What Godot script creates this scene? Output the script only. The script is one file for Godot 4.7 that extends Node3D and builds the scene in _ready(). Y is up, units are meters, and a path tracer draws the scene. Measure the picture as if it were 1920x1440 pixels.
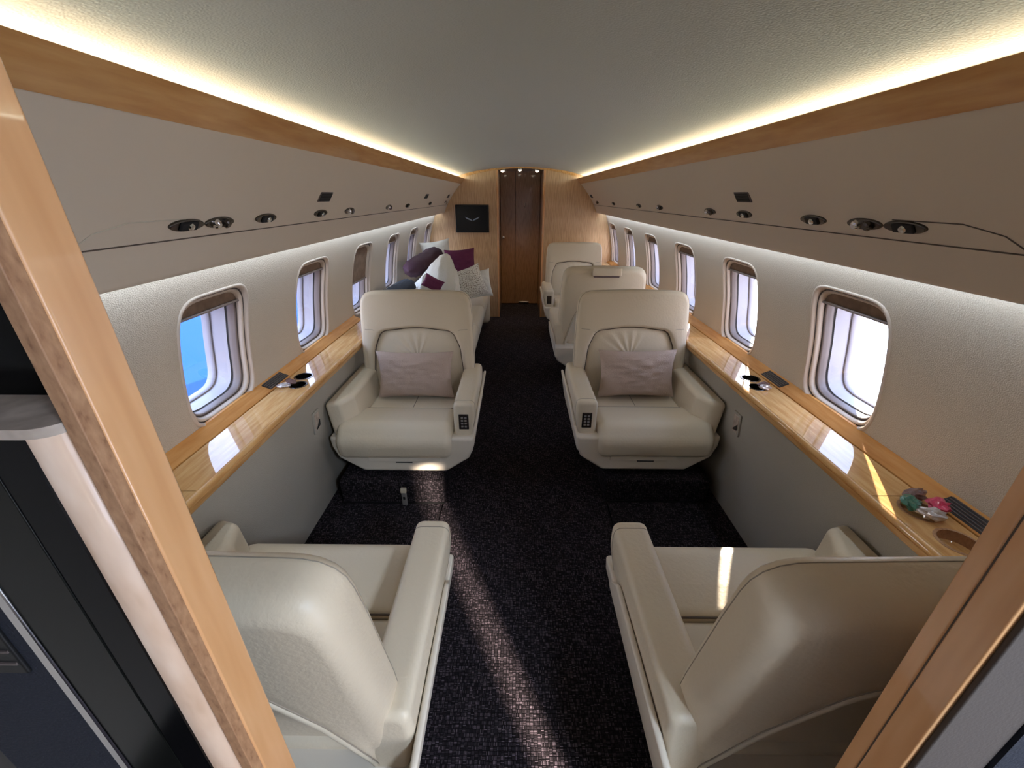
extends Node3D
# Cabin axes: x to the right, y up, the aisle runs along -z. Metres.

var M := {}
var taken := {}

# ------------------------------------------------------------------ naming
func numbered(called: String) -> String:
	if not taken.has(called):
		taken[called] = 0
		return called
	taken[called] += 1
	return "%s_%03d" % [called, taken[called]]

func tag(o: Node, label: String, category: String, group := "", kind := "") -> Node:
	o.set_meta("label", label)
	o.set_meta("category", category)
	if group: o.set_meta("group", group)
	if kind: o.set_meta("kind", kind)
	return o

func thing(called: String, label: String, category: String, at := Vector3.ZERO, turn := 0.0, group := "", kind := "") -> Node3D:
	var o := Node3D.new()
	o.name = numbered(called)
	add_child(o)
	o.position = at
	o.rotation.y = turn
	tag(o, label, category, group, kind)
	return o

func obj(called: String, b, material, parent: Node = null, label := "") -> MeshInstance3D:
	var o := MeshInstance3D.new()
	o.name = numbered(called) if parent == null else called
	var am := ArrayMesh.new()
	var arr := []
	arr.resize(Mesh.ARRAY_MAX)
	arr[Mesh.ARRAY_VERTEX] = b.v
	arr[Mesh.ARRAY_NORMAL] = b.n
	am.add_surface_from_arrays(Mesh.PRIMITIVE_TRIANGLES, arr)
	am.surface_set_material(0, material)
	o.mesh = am
	o.cast_shadow = GeometryInstance3D.SHADOW_CASTING_SETTING_ON
	if parent == null: add_child(o)
	else: parent.add_child(o, true)
	if label: o.set_meta("label", label)
	return o

# ------------------------------------------------------------------ mesh building
class B:
	var v := PackedVector3Array()
	var n := PackedVector3Array()
	var t := Transform3D()
	func tri(a: Vector3, b: Vector3, c: Vector3, na: Vector3, nb: Vector3, nc: Vector3) -> void:
		var f := (b - a).cross(c - a)
		if f.length_squared() < 1e-18: return
		a = t * a; b = t * b; c = t * c
		na = (t.basis * na).normalized(); nb = (t.basis * nb).normalized(); nc = (t.basis * nc).normalized()
		f = (b - a).cross(c - a)
		if f.dot(na + nb + nc) > 0.0:   # front faces run clockwise
			v.append(a); v.append(c); v.append(b); n.append(na); n.append(nc); n.append(nb)
		else:
			v.append(a); v.append(b); v.append(c); n.append(na); n.append(nb); n.append(nc)
	# rows of points; normals from area-weighted faces; flip turns them round
	func grid(rows: Array, closed := false, flip := false) -> void:
		var R := rows.size()
		var C: int = rows[0].size()
		var nn := []
		for i in R:
			var r := PackedVector3Array(); r.resize(C); nn.append(r)
		var CC := C if closed else C - 1
		for i in R - 1:
			for j in CC:
				var k := (j + 1) % C
				var a: Vector3 = rows[i][j]; var b: Vector3 = rows[i][k]; var c: Vector3 = rows[i + 1][k]; var d: Vector3 = rows[i + 1][j]
				var f := (c - a).cross(d - b)
				if flip: f = -f
				nn[i][j] += f; nn[i][k] += f; nn[i + 1][k] += f; nn[i + 1][j] += f
		for i in R - 1:
			for j in CC:
				var k := (j + 1) % C
				tri(rows[i][j], rows[i][k], rows[i + 1][k], nn[i][j], nn[i][k], nn[i + 1][k])
				tri(rows[i][j], rows[i + 1][k], rows[i + 1][j], nn[i][j], nn[i + 1][k], nn[i + 1][j])
	func box(lo: Vector3, hi: Vector3) -> void:
		var c := (lo + hi) / 2.0
		var h := (hi - lo) / 2.0
		for ax in 3:
			for s in [-1.0, 1.0]:
				var nrm := Vector3.ZERO; nrm[ax] = s
				var u := Vector3.ZERO; u[(ax + 1) % 3] = h[(ax + 1) % 3]
				var w := Vector3.ZERO; w[(ax + 2) % 3] = h[(ax + 2) % 3]
				var o := c; o[ax] += s * h[ax]
				tri(o - u - w, o + u - w, o + u + w, nrm, nrm, nrm)
				tri(o - u - w, o + u + w, o - u + w, nrm, nrm, nrm)
	func rbox(lo: Vector3, hi: Vector3, r: float, q := 4) -> void:
		var c := (lo + hi) / 2.0
		var h := (hi - lo) / 2.0
		r = minf(r, minf(h.x, minf(h.y, h.z)) * 0.999)
		var i3 := h - Vector3(r, r, r)
		var lat := []
		for k in q + 1: lat.append([-PI / 2 + PI / 2 * k / q, -1.0])
		for k in q + 1: lat.append([PI / 2 * k / q, 1.0])
		var lon := []
		for s in 4:
			for k in q + 1: lon.append([PI / 2 * s + PI / 2 * k / q, s])
		var P := []; var N := []
		for l in lat:
			var pr := []; var nr := []
			for o in lon:
				var d := Vector3(cos(l[0]) * cos(o[0]), sin(l[0]), cos(l[0]) * sin(o[0]))
				var sx := 1.0 if o[1] == 0 or o[1] == 3 else -1.0
				var sz := 1.0 if o[1] < 2 else -1.0
				pr.append(c + Vector3(i3.x * sx, i3.y * l[1], i3.z * sz) + d * r); nr.append(d)
			P.append(pr); N.append(nr)
		for i in lat.size() - 1:
			for j in lon.size():
				var k := (j + 1) % lon.size()
				tri(P[i][j], P[i][k], P[i + 1][k], N[i][j], N[i][k], N[i + 1][k])
				tri(P[i][j], P[i + 1][k], P[i + 1][j], N[i][j], N[i + 1][k], N[i + 1][j])
		for e in [0, lat.size() - 1]:   # the flat ends
			var up := Vector3(0, -1 if e == 0 else 1, 0)
			var y: float = c.y + up.y * h.y
			tri(Vector3(c.x - i3.x, y, c.z - i3.z), Vector3(c.x + i3.x, y, c.z - i3.z), Vector3(c.x + i3.x, y, c.z + i3.z), up, up, up)
			tri(Vector3(c.x - i3.x, y, c.z - i3.z), Vector3(c.x + i3.x, y, c.z + i3.z), Vector3(c.x - i3.x, y, c.z + i3.z), up, up, up)
	# polygon in x,y drawn out along z from z0 to z1; corners flatter than 40 degrees are smoothed
	func extrude(poly: PackedVector2Array, z0: float, z1: float, caps := true) -> void:
		var p := poly
		if Geometry2D.is_polygon_clockwise(p):
			p = poly.duplicate(); p.reverse()
		var m := p.size()
		var en := []
		for i in m:
			var d := (p[(i + 1) % m] - p[i]).normalized()
			en.append(Vector2(d.y, -d.x))
		for i in m:
			var j := (i + 1) % m
			var a: Vector2 = en[i]; var b: Vector2 = en[i]
			if en[(i + m - 1) % m].dot(a) > 0.77: a = (a + en[(i + m - 1) % m]).normalized()
			if en[j].dot(b) > 0.77: b = (b + en[j]).normalized()
			var na := Vector3(a.x, a.y, 0); var nb := Vector3(b.x, b.y, 0)
			var q0 := Vector3(p[i].x, p[i].y, z0); var q1 := Vector3(p[j].x, p[j].y, z0)
			var q2 := Vector3(p[j].x, p[j].y, z1); var q3 := Vector3(p[i].x, p[i].y, z1)
			tri(q0, q1, q2, na, nb, nb); tri(q0, q2, q3, na, nb, na)
		if caps:
			var ix := Geometry2D.triangulate_polygon(p)
			for z in [z0, z1]:
				var up := Vector3(0, 0, -1 if z == minf(z0, z1) else 1)
				for k in range(0, ix.size(), 3):
					tri(Vector3(p[ix[k]].x, p[ix[k]].y, z), Vector3(p[ix[k + 1]].x, p[ix[k + 1]].y, z), Vector3(p[ix[k + 2]].x, p[ix[k + 2]].y, z), up, up, up)
	# a plump plate: an outline in x,y (around its middle) from z0 (rear) to z1 (front), rounded at both rims, domed by crown
	func puff(poly: PackedVector2Array, z0: float, z1: float, r: float, crown := 0.0, r0 := -1.0, q := 5) -> void:
		var lo := poly[0]; var hi := poly[0]
		for p in poly: lo = lo.min(p); hi = hi.max(p)
		var c := (lo + hi) / 2.0
		var h := (hi - lo) / 2.0
		if r0 < 0.0: r0 = r
		var rings := []   # inset, z
		for k in [0.999, 0.7, 0.35]: rings.append([-k, z0])
		for k in q + 1:
			var a := PI / 2 * k / q
			rings.append([r0 * (1 - sin(a)), z0 + r0 * (1 - cos(a))])
		for k in q + 1:
			var a := PI / 2 * k / q
			rings.append([r * (1 - cos(a)), z1 - r + r * sin(a)])
		for k in [0.12, 0.25, 0.4, 0.55, 0.7, 0.85, 0.999]: rings.append([-k - 10.0, z1])
		var rows := []
		for g in rings:
			var row := PackedVector3Array()
			var fx: float; var fy: float; var z: float = g[1]
			if g[0] <= -10.0:
				var s: float = 1.0 + (g[0] + 10.0)
				fx = (1 - r / h.x) * s; fy = (1 - r / h.y) * s
				z += crown * (1 - s * s)
			elif g[0] < 0.0:
				var s: float = 1.0 + g[0]
				fx = (1 - r0 / h.x) * s; fy = (1 - r0 / h.y) * s
			else:
				fx = 1 - g[0] / h.x; fy = 1 - g[0] / h.y
			for p in poly:
				var w := Vector3(c.x + (p.x - c.x) * fx, c.y + (p.y - c.y) * fy, z)
				row.append(w)
			rows.append(row)
		var mid := Vector3(c.x, c.y, 0)
		var f: Vector3 = (rows[6][1] - rows[6][0]).cross(rows[9][0] - rows[6][0])
		var out: Vector3 = rows[6][0] - mid - Vector3(0, 0, (z0 + z1) / 2)
		grid(rows, true, f.dot(out) < 0.0)
	func tube(path: Array, r: float, closed := false, q := 8) -> void:
		var rows := []
		var m := path.size()
		var side := Vector3.ZERO
		for i in m:
			var a: Vector3 = path[(i + m - 1) % m] if closed or i > 0 else path[i]
			var b: Vector3 = path[(i + 1) % m] if closed or i < m - 1 else path[i]
			var d := (b - a).normalized()
			if side == Vector3.ZERO:
				side = d.cross(Vector3.UP if absf(d.y) < 0.9 else Vector3.RIGHT).normalized()
			side = (side - d * side.dot(d)).normalized()
			var up := d.cross(side)
			var row := PackedVector3Array()
			for k in q:
				var an := TAU * k / q
				row.append(path[i] + (side * cos(an) + up * sin(an)) * r)
			rows.append(row)
		if closed: rows.append(rows[0])
		else:
			var e0 := PackedVector3Array(); var e1 := PackedVector3Array()
			for k in q: e0.append(path[0]); e1.append(path[m - 1])
			rows.push_front(e0); rows.append(e1)
		var f: Vector3 = (rows[1][1] - rows[1][0]).cross(rows[2][0] - rows[1][0])
		grid(rows, true, f.dot(rows[1][0] - path[0]) < 0.0)
	# profile of (radius, height) turned round the y axis
	func lathe(prof: Array, q := 32) -> void:
		for i in prof.size() - 1:
			var rows := []
			for k in 2:
				var row := PackedVector3Array()
				for j in q:
					row.append(Vector3(prof[i + k].x * cos(TAU * j / q), prof[i + k].y, prof[i + k].x * sin(TAU * j / q)))
				rows.append(row)
			var d: Vector2 = prof[i + 1] - prof[i]
			var nn := Vector2(d.y, -d.x)    # points outward for a profile that runs upwards
			for j in q:
				var k := (j + 1) % q
				var n0 := Vector3(nn.x * cos(TAU * j / q), nn.y, nn.x * sin(TAU * j / q))
				var n1 := Vector3(nn.x * cos(TAU * k / q), nn.y, nn.x * sin(TAU * k / q))
				tri(rows[0][j], rows[0][k], rows[1][k], n0, n1, n1)
				tri(rows[0][j], rows[1][k], rows[1][j], n0, n1, n0)

func at(o: Vector3, basis := Basis()) -> B:
	var b := B.new()
	b.t = Transform3D(basis, o)
	return b

func bbox(lo: Vector3, hi: Vector3, r := 0.0) -> B:
	var b := B.new()
	if r > 0.0: b.rbox(lo, hi, r)
	else: b.box(lo, hi)
	return b

func V2(a: Array) -> PackedVector2Array:
	var p := PackedVector2Array()
	for i in range(0, a.size(), 2): p.append(Vector2(a[i], a[i + 1]))
	return p

func ext(a: Array, z0: float, z1: float, side := 1.0) -> B:
	var b := B.new()
	var p := PackedVector2Array()
	for i in range(0, a.size(), 2): p.append(Vector2(a[i] * side, a[i + 1]))
	b.extrude(p, z0, z1)
	return b

# a closed outline through corner points, each corner rounded by its radius
func rounded(pts: Array, n := 6) -> PackedVector2Array:
	var out := PackedVector2Array()
	var m := pts.size()
	for i in m:
		var p := Vector2(pts[i][0], pts[i][1]); var r: float = pts[i][2]
		var a := Vector2(pts[(i + m - 1) % m][0], pts[(i + m - 1) % m][1])
		var b := Vector2(pts[(i + 1) % m][0], pts[(i + 1) % m][1])
		var da := (a - p).normalized(); var db := (b - p).normalized()
		var ang := acos(clampf(da.dot(db), -1, 1))
		var l := minf(r / tan(ang / 2), minf(p.distance_to(a), p.distance_to(b)) * 0.49)
		for k in n + 1:
			var t := float(k) / n
			var q0 := p + da * l; var q1 := p + db * l
			out.append(q0.lerp(p, t).lerp(p.lerp(q1, t), t))
	var dense := PackedVector2Array()   # long sides get points too
	for i in out.size():
		var p := out[i]; var q := out[(i + 1) % out.size()]
		var k := int(clampf(p.distance_to(q) / 0.06, 1, 12))
		for j in k: dense.append(p.lerp(q, float(j) / k))
	return dense

func rrect(x0: float, y0: float, x1: float, y1: float, r: float) -> PackedVector2Array:
	return rounded([[x0, y0, r], [x1, y0, r], [x1, y1, r], [x0, y1, r]])

# distance from c to a closed outline in a direction
func reach(poly: PackedVector2Array, c: Vector2, d: Vector2) -> float:
	var best := 0.0
	for i in poly.size():
		var hit = Geometry2D.segment_intersects_segment(c, c + d * 10.0, poly[i], poly[(i + 1) % poly.size()])
		if hit != null: best = maxf(best, c.distance_to(hit))
	return best

func squircle(a: float, b: float, n: float, th: float) -> float:
	return pow(pow(absf(cos(th)) / a, n) + pow(absf(sin(th)) / b, n), -1.0 / n)

# a rectangle in (a,b) with a hole round c, drawn onto a surface by map(a, b); radius(th) is the hole
func holed(b: B, a0: float, a1: float, b0: float, b1: float, c: Vector2, radius: Callable, map: Callable, flip := false, steps := 6) -> void:
	var ths := []
	for i in 64: ths.append(TAU * i / 64.0)
	for p in [Vector2(a0, b0), Vector2(a1, b0), Vector2(a1, b1), Vector2(a0, b1)]: ths.append(fposmod((p - c).angle(), TAU))
	ths.sort()
	var rows := []
	for k in steps + 1:
		var row := PackedVector3Array()
		for th in ths:
			var d := Vector2(cos(th), sin(th))
			var far := 1e9
			if d.x > 1e-6: far = minf(far, (a1 - c.x) / d.x)
			if d.x < -1e-6: far = minf(far, (a0 - c.x) / d.x)
			if d.y > 1e-6: far = minf(far, (b1 - c.y) / d.y)
			if d.y < -1e-6: far = minf(far, (b0 - c.y) / d.y)
			var p: Vector2 = c + d * lerpf(radius.call(th), far, float(k) / steps)
			row.append(map.call(p.x, p.y))
		rows.append(row)
	b.grid(rows, true, flip)

# ------------------------------------------------------------------ materials
func noise_tex(seed_: int, freq: float, octaves: int, ramp: Array, size := 512, normal := 0.0) -> NoiseTexture2D:
	var f := FastNoiseLite.new()
	f.seed = seed_
	f.noise_type = FastNoiseLite.TYPE_SIMPLEX_SMOOTH
	f.frequency = freq
	f.fractal_octaves = octaves
	f.fractal_gain = 0.55
	var t := NoiseTexture2D.new()
	t.width = size; t.height = size
	t.seamless = true
	t.noise = f
	if normal > 0.0:
		t.as_normal_map = true
		t.bump_strength = normal
	elif ramp.size():
		var g := Gradient.new()
		var offs := PackedFloat32Array(); var cols := PackedColorArray()
		for r in ramp: offs.append(r[0]); cols.append(r[1])
		g.offsets = offs; g.colors = cols
		t.color_ramp = g
	return t

func mat(called: String, col: Color, rough: float, o := {}) -> StandardMaterial3D:
	var m := StandardMaterial3D.new()
	m.resource_name = called
	m.albedo_color = col
	m.roughness = rough
	m.metallic = o.get("metal", 0.0)
	m.metallic_specular = o.get("spec", 0.5)
	m.cull_mode = BaseMaterial3D.CULL_DISABLED
	if o.has("tex"): m.albedo_texture = o.tex
	if o.has("normal"):
		m.normal_enabled = true
		m.normal_texture = o.normal
		m.normal_scale = o.get("nscale", 0.5)
	if o.has("tex") or o.has("normal"):
		m.uv1_triplanar = true
		m.uv1_world_triplanar = o.get("world", false)
		m.uv1_scale = o.get("scale", Vector3.ONE)
		m.uv1_triplanar_sharpness = 4.0
	if o.has("coat"):
		m.clearcoat_enabled = true
		m.clearcoat = o.coat
		m.clearcoat_roughness = o.get("coat_rough", 0.04)
	if o.has("emit"):
		m.emission_enabled = true
		m.emission = o.emit
		m.emission_energy_multiplier = o.get("energy", 1.0)
	if o.has("rim"):
		m.rim_enabled = true
		m.rim = o.rim
	M[called] = m
	return m

func carpet_images() -> Array:
	var n := 512
	var im := Image.create(n, n, false, Image.FORMAT_RGB8)
	var bump := Image.create(n, n, false, Image.FORMAT_RGB8)
	var rng := RandomNumberGenerator.new(); rng.seed = 11
	var cells := 40
	var px := float(n) / cells
	var tone := []
	for i in cells * cells: tone.append(rng.randf())
	for y in n:
		for x in n:
			var cy := int(y / px)
			var cx := int(x / px)
			var fx := x / px - cx
			var fy := y / px - cy
			var t: float = tone[cy * cells + cx]
			if tone[(cy * cells + cx + 7) % (cells * cells)] > 0.5:   # yarns of this block run the other way
				var sw := fx
				fx = fy
				fy = sw
			var yarn := fposmod(fy * 3.0, 1.0)
			var tt: float = tone[(cy * cells * 3 + cx * 5 + int(fy * 3.0) * 11) % (cells * cells)]
			var edge := clampf(minf(minf(fx, 1 - fx) * 2.2, minf(yarn, 1 - yarn)) * 3.2, 0, 1)
			var h: float = edge * (0.55 + 0.45 * tt)
			var grain := rng.randf() * 0.25
			var l: float = lerpf(0.05, 0.14 + 0.34 * tt * tt + 0.06 * t, edge) * (0.85 + grain)
			im.set_pixel(x, y, Color(l * 1.04, l * 0.96, l * 0.99))
			bump.set_pixel(x, y, Color(h, h, h))
	bump.bump_map_to_normal_map(5.0)
	return [ImageTexture.create_from_image(im), ImageTexture.create_from_image(bump)]

func make_materials() -> void:
	var c := func(r, g, b): return Color8(r, g, b)
	var leather_n := noise_tex(3, 0.05, 4, [], 512, 3.0)
	mat("leather", c.call(220, 205, 180), 0.42, {"normal": leather_n, "nscale": 0.25, "scale": Vector3.ONE * 2.5, "spec": 0.45})
	mat("leather_band", c.call(215, 199, 174), 0.4, {"normal": leather_n, "nscale": 0.25, "scale": Vector3.ONE * 2.5, "spec": 0.45})
	mat("shell", c.call(222, 210, 192), 0.38, {})
	mat("seam", c.call(92, 78, 66), 0.7)
	mat("piping", c.call(205, 192, 170), 0.45)
	mat("thread", c.call(150, 138, 122), 0.7)
	mat("black", c.call(14, 13, 13), 0.5)
	mat("dark_gap", c.call(24, 21, 20), 0.8)
	mat("chrome", c.call(226, 224, 222), 0.16, {"metal": 1.0})
	mat("dark_chrome", c.call(96, 90, 86), 0.25, {"metal": 1.0})
	mat("control_dark", c.call(48, 38, 36), 0.25, {"coat": 0.6})
	mat("button", c.call(172, 166, 160), 0.35, {"metal": 0.6})
	var cl := noise_tex(17, 0.09, 4, [], 256, 6.0)
	mat("pillow_taupe", c.call(186, 164, 150), 0.85, {"normal": cl, "nscale": 0.5, "scale": Vector3.ONE * 6.0, "rim": 0.2})
	mat("cloth_white", c.call(232, 228, 218), 0.9, {"normal": cl, "nscale": 0.6, "scale": Vector3.ONE * 5.0})
	var spots := noise_tex(29, 0.045, 3, [[0.0, c.call(236, 231, 220)], [0.56, c.call(232, 226, 214)], [0.64, c.call(170, 158, 142)], [1.0, c.call(140, 126, 112)]], 256)
	mat("cloth_pattern", Color.WHITE, 0.9, {"tex": spots, "scale": Vector3.ONE * 5.0})
	mat("cloth_purple", c.call(104, 38, 74), 0.85, {"normal": cl, "nscale": 0.5, "scale": Vector3.ONE * 6.0})
	mat("cloth_plum", c.call(70, 40, 52), 0.85, {"normal": cl, "nscale": 0.8, "scale": Vector3.ONE * 6.0})
	mat("cloth_slate", c.call(52, 58, 72), 0.8, {"normal": cl, "nscale": 0.8, "scale": Vector3.ONE * 4.0})
	# fabric of the window wall: a fine speckle
	var speck := noise_tex(41, 0.22, 3, [[0.0, c.call(170, 153, 134)], [0.45, c.call(196, 179, 159)], [1.0, c.call(206, 190, 171)]], 512)
	var speck_n := noise_tex(42, 0.16, 3, [], 512, 8.0)
	mat("wall_fabric", Color.WHITE, 0.9, {"tex": speck, "normal": speck_n, "nscale": 0.28, "scale": Vector3.ONE * 2.6, "world": true})
	mat("bin", c.call(218, 200, 177), 0.5, {"normal": noise_tex(43, 0.012, 3, [], 512, 6.0), "nscale": 0.12, "scale": Vector3.ONE * 1.2, "world": true, "spec": 0.4})
	mat("ceiling", c.call(188, 186, 177), 0.75, {"normal": noise_tex(44, 0.2, 2, [], 256, 3.0), "nscale": 0.2, "scale": Vector3.ONE * 3.0, "world": true})
	mat("dado", c.call(170, 162, 148), 0.7, {"normal": speck_n, "nscale": 0.2, "scale": Vector3.ONE * 3.0, "world": true})
	mat("trim_plastic", c.call(200, 181, 164), 0.35)
	mat("gasket", c.call(92, 80, 76), 0.6)
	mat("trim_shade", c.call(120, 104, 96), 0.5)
	mat("reveal_white", c.call(160, 153, 158), 0.55)
	mat("shade", c.call(196, 184, 176), 0.7, {"tex": noise_tex(45, 0.03, 3, [[0.0, c.call(150, 126, 104)], [1.0, c.call(186, 162, 140)]], 256), "scale": Vector3(2, 2, 2)})
	# maple: noise stretched along the grain by the triplanar scale
	var maple := [[0.0, c.call(190, 136, 80)], [0.4, c.call(206, 154, 96)], [0.6, c.call(213, 165, 108)], [1.0, c.call(224, 180, 126)]]
	var mt := noise_tex(51, 0.02, 5, maple, 512)
	mat("maple_z", Color.WHITE, 0.35, {"tex": mt, "scale": Vector3(4.0, 4.0, 0.45), "world": true, "coat": 1.0, "coat_rough": 0.02, "spec": 0.12})
	mat("maple_cove", c.call(255, 246, 234), 0.4, {"tex": mt, "scale": Vector3(4.0, 4.0, 0.35), "world": true, "coat": 0.5})
	mat("maple_strip", c.call(236, 214, 184), 0.45, {"tex": mt, "scale": Vector3(4.0, 4.0, 0.35), "world": true, "spec": 0.25})
	mat("maple_y", Color.WHITE, 0.35, {"tex": noise_tex(58, 0.012, 3, [[0.0, c.call(216, 156, 102)], [0.5, c.call(228, 170, 116)], [1.0, c.call(237, 183, 132)]], 512), "scale": Vector3(5.0, 0.5, 5.0), "world": true, "coat": 1.0, "coat_rough": 0.05})
	var pinkish := [[0.0, c.call(196, 158, 128)], [0.4, c.call(222, 188, 160)], [1.0, c.call(236, 208, 184)]]
	mat("maple_pale", Color.WHITE, 0.4, {"tex": noise_tex(52, 0.02, 4, pinkish, 512), "scale": Vector3(3.0, 0.6, 3.0), "world": true, "coat": 0.6})
	var edge := [[0.0, c.call(128, 86, 58)], [0.3, c.call(164, 120, 86)], [1.0, c.call(190, 146, 108)]]
	mat("maple_edge", Color.WHITE, 0.55, {"tex": noise_tex(53, 0.05, 4, edge, 512), "scale": Vector3(5.0, 2.0, 5.0), "world": true})
	var fig := [[0.0, c.call(176, 136, 96)], [0.42, c.call(200, 160, 118)], [0.6, c.call(210, 172, 130)], [1.0, c.call(222, 186, 146)]]
	mat("veneer", Color.WHITE, 0.3, {"tex": noise_tex(54, 0.035, 3, fig, 512), "scale": Vector3(5.0, 0.28, 5.0), "world": true, "coat": 0.8, "coat_rough": 0.08})
	var dk := [[0.0, c.call(124, 88, 58)], [0.5, c.call(150, 110, 76)], [1.0, c.call(166, 124, 88)]]
	mat("walnut", Color.WHITE, 0.3, {"tex": noise_tex(55, 0.03, 4, dk, 512), "scale": Vector3(5.0, 0.4, 5.0), "world": true, "coat": 0.8, "coat_rough": 0.08})
	var car := carpet_images()
	mat("carpet", c.call(235, 225, 232), 0.95, {"tex": car[0], "normal": car[1], "nscale": 0.9, "scale": Vector3.ONE * 2.2, "world": true, "spec": 0.2})
	mat("carpet_dark", c.call(228, 220, 226), 0.95, {"tex": car[0], "normal": car[1], "nscale": 0.9, "scale": Vector3.ONE * 2.2, "world": true, "spec": 0.2})
	mat("cap_grey", c.call(205, 192, 180), 0.6, {"tex": noise_tex(56, 0.03, 4, [[0.0, c.call(190, 180, 170)], [1.0, c.call(255, 250, 244)]], 256), "scale": Vector3(3, 3, 3), "world": true})
	mat("panel_taupe", c.call(74, 64, 57), 0.85, {"normal": cl, "nscale": 0.1, "scale": Vector3.ONE * 8.0, "world": true})
	mat("navy", c.call(22, 25, 37), 0.85, {"normal": cl, "nscale": 0.3, "scale": Vector3.ONE * 8.0, "world": true})
	mat("gloss_black", c.call(9, 9, 10), 0.15, {"spec": 0.25})
	mat("smoked", c.call(16, 17, 14), 0.2, {"spec": 0.3})
	mat("galley_wall", c.call(190, 182, 172), 0.7)
	mat("screen", c.call(12, 13, 18), 0.2)
	mat("emblem_grey", c.call(120, 126, 134), 0.5, {"emit": c.call(120, 128, 138), "energy": 0.12})
	mat("led_warm", Color.WHITE, 0.5, {"emit": Color(1.0, 0.97, 0.84), "energy": 3.0})
	mat("led_cool", Color.WHITE, 0.5, {"emit": Color(0.86, 0.93, 1.0), "energy": 3.0})
	mat("lamp_white", Color.WHITE, 0.5, {"emit": Color(1.0, 0.95, 0.86), "energy": 4.0})
	mat("paint_white", c.call(232, 232, 234), 0.35)
	mat("wing_shade_blue", c.call(28, 66, 128), 0.8, {"spec": 0.1})  # blue of sky-lit shade put into the left wing colour
	mat("apron", c.call(170, 166, 160), 0.95)
	mat("skin", c.call(225, 225, 228), 0.5)
	var g := mat("pane_glass", Color(0.95, 0.97, 1.0, 0.04), 0.02)
	g.transparency = BaseMaterial3D.TRANSPARENCY_ALPHA
	mat("foil_pink", c.call(206, 62, 96), 0.3, {"coat": 0.5})
	mat("foil_green", c.call(52, 104, 84), 0.3, {"coat": 0.5})
	mat("foil_silver", c.call(214, 206, 206), 0.28, {"metal": 0.7})
	mat("foil_brown", c.call(112, 82, 78), 0.35, {"coat": 0.5})

# ------------------------------------------------------------------ the set
const Z_NEAR := -0.30
const Z_FAR := -5.665
const WIN_Z := [-1.465, -2.255, -3.045, -3.835, -4.625, -5.415]
const WIN_Y := 1.0
const WIN_A := 0.24
const WIN_B := 0.192

func wall_x(y: float) -> float:
	return 1.206 - 0.33 * pow(maxf(0.0, y - 0.74), 1.9)

func area_lamp(called: String, pos: Vector3, dir: Vector3, along: Vector3, size: Vector2, col: Color, energy: float) -> void:
	var l := AreaLight3D.new()
	l.name = called
	var z := -dir.normalized()
	var x := (along - z * along.dot(z)).normalized()
	l.transform = Transform3D(Basis(x, z.cross(x), z), pos)
	l.area_size = size
	l.light_color = col
	l.light_energy = energy
	l.shadow_enabled = true
	l.set("area_range", 12.0)
	add_child(l, true)

func _ready() -> void:
	# camera
	var cam := Camera3D.new()
	cam.name = "camera"
	cam.fov = 2.0 * rad_to_deg(atan(720.0 / 772.385))
	cam.near = 0.02
	cam.far = 500.0
	cam.transform = Transform3D(Basis(Vector3(0.9999498, 0.00053817, -0.0100086), Vector3(-0.00464979, 0.9095123, -0.415651), Vector3(0.00887925, 0.4156767, 0.9094691)).orthonormalized(), Vector3(-0.05, 1.55, 0.0))
	add_child(cam)
	cam.current = true
	# sky and exposure
	var we := WorldEnvironment.new()
	we.name = "world"
	var env := Environment.new()
	env.background_mode = Environment.BG_SKY
	var sky := Sky.new()
	var sm := ProceduralSkyMaterial.new()
	sm.sky_top_color = Color(0.62, 0.72, 0.90)
	sm.sky_horizon_color = Color(0.97, 0.94, 0.90)
	sm.ground_bottom_color = Color(0.60, 0.57, 0.54)
	sm.ground_horizon_color = Color(0.75, 0.76, 0.78)
	sm.sky_energy_multiplier = 2.6
	sm.ground_energy_multiplier = 1.5
	sky.sky_material = sm
	env.sky = sky
	env.tonemap_mode = Environment.TONE_MAPPER_LINEAR
	env.tonemap_exposure = 1.42
	env.sdfgi_enabled = true
	env.ssao_enabled = true
	env.ssil_enabled = true
	we.environment = env
	add_child(we)
	# sun: low, ahead on the right, raking down the cabin
	var sun := DirectionalLight3D.new()
	sun.name = "sun"
	var sd := Vector3(-0.44, -0.43, 0.90).normalized()
	sun.transform = Transform3D(Basis.looking_at(sd, Vector3.UP), Vector3(0, 5, 0))
	sun.light_energy = 6.0
	sun.light_color = Color(1.0, 0.95, 0.88)
	sun.light_angular_distance = 0.5
	sun.shadow_enabled = true
	add_child(sun)
	# hidden light strips of the ceiling coves and above the window walls
	var mid := (Z_NEAR + Z_FAR) / 2
	for s in [-1.0, 1.0]:
		area_lamp("cove_lamp", Vector3(s * 0.768, 1.749, mid), Vector3(-s * 0.92, 0.4, 0), Vector3(0, 0, 1), Vector2(Z_NEAR - Z_FAR - 0.06, 0.02), Color(0.96, 1.0, 0.93), 0.36)
		area_lamp("wash_lamp", Vector3(s * 1.02, 1.372, mid), Vector3(s * 0.7, -0.7, 0), Vector3(0, 0, 1), Vector2(Z_NEAR - Z_FAR - 0.06, 0.016), Color(0.82, 0.91, 1.0), 0.85)
	make_materials()
	build_outside()
	build_shell()
	build_windows()
	build_bins()
	build_ledges()
	build_back_wall()
	build_doorway()
	build_seats()
	build_sofa()
	build_ledge_things()

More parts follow.
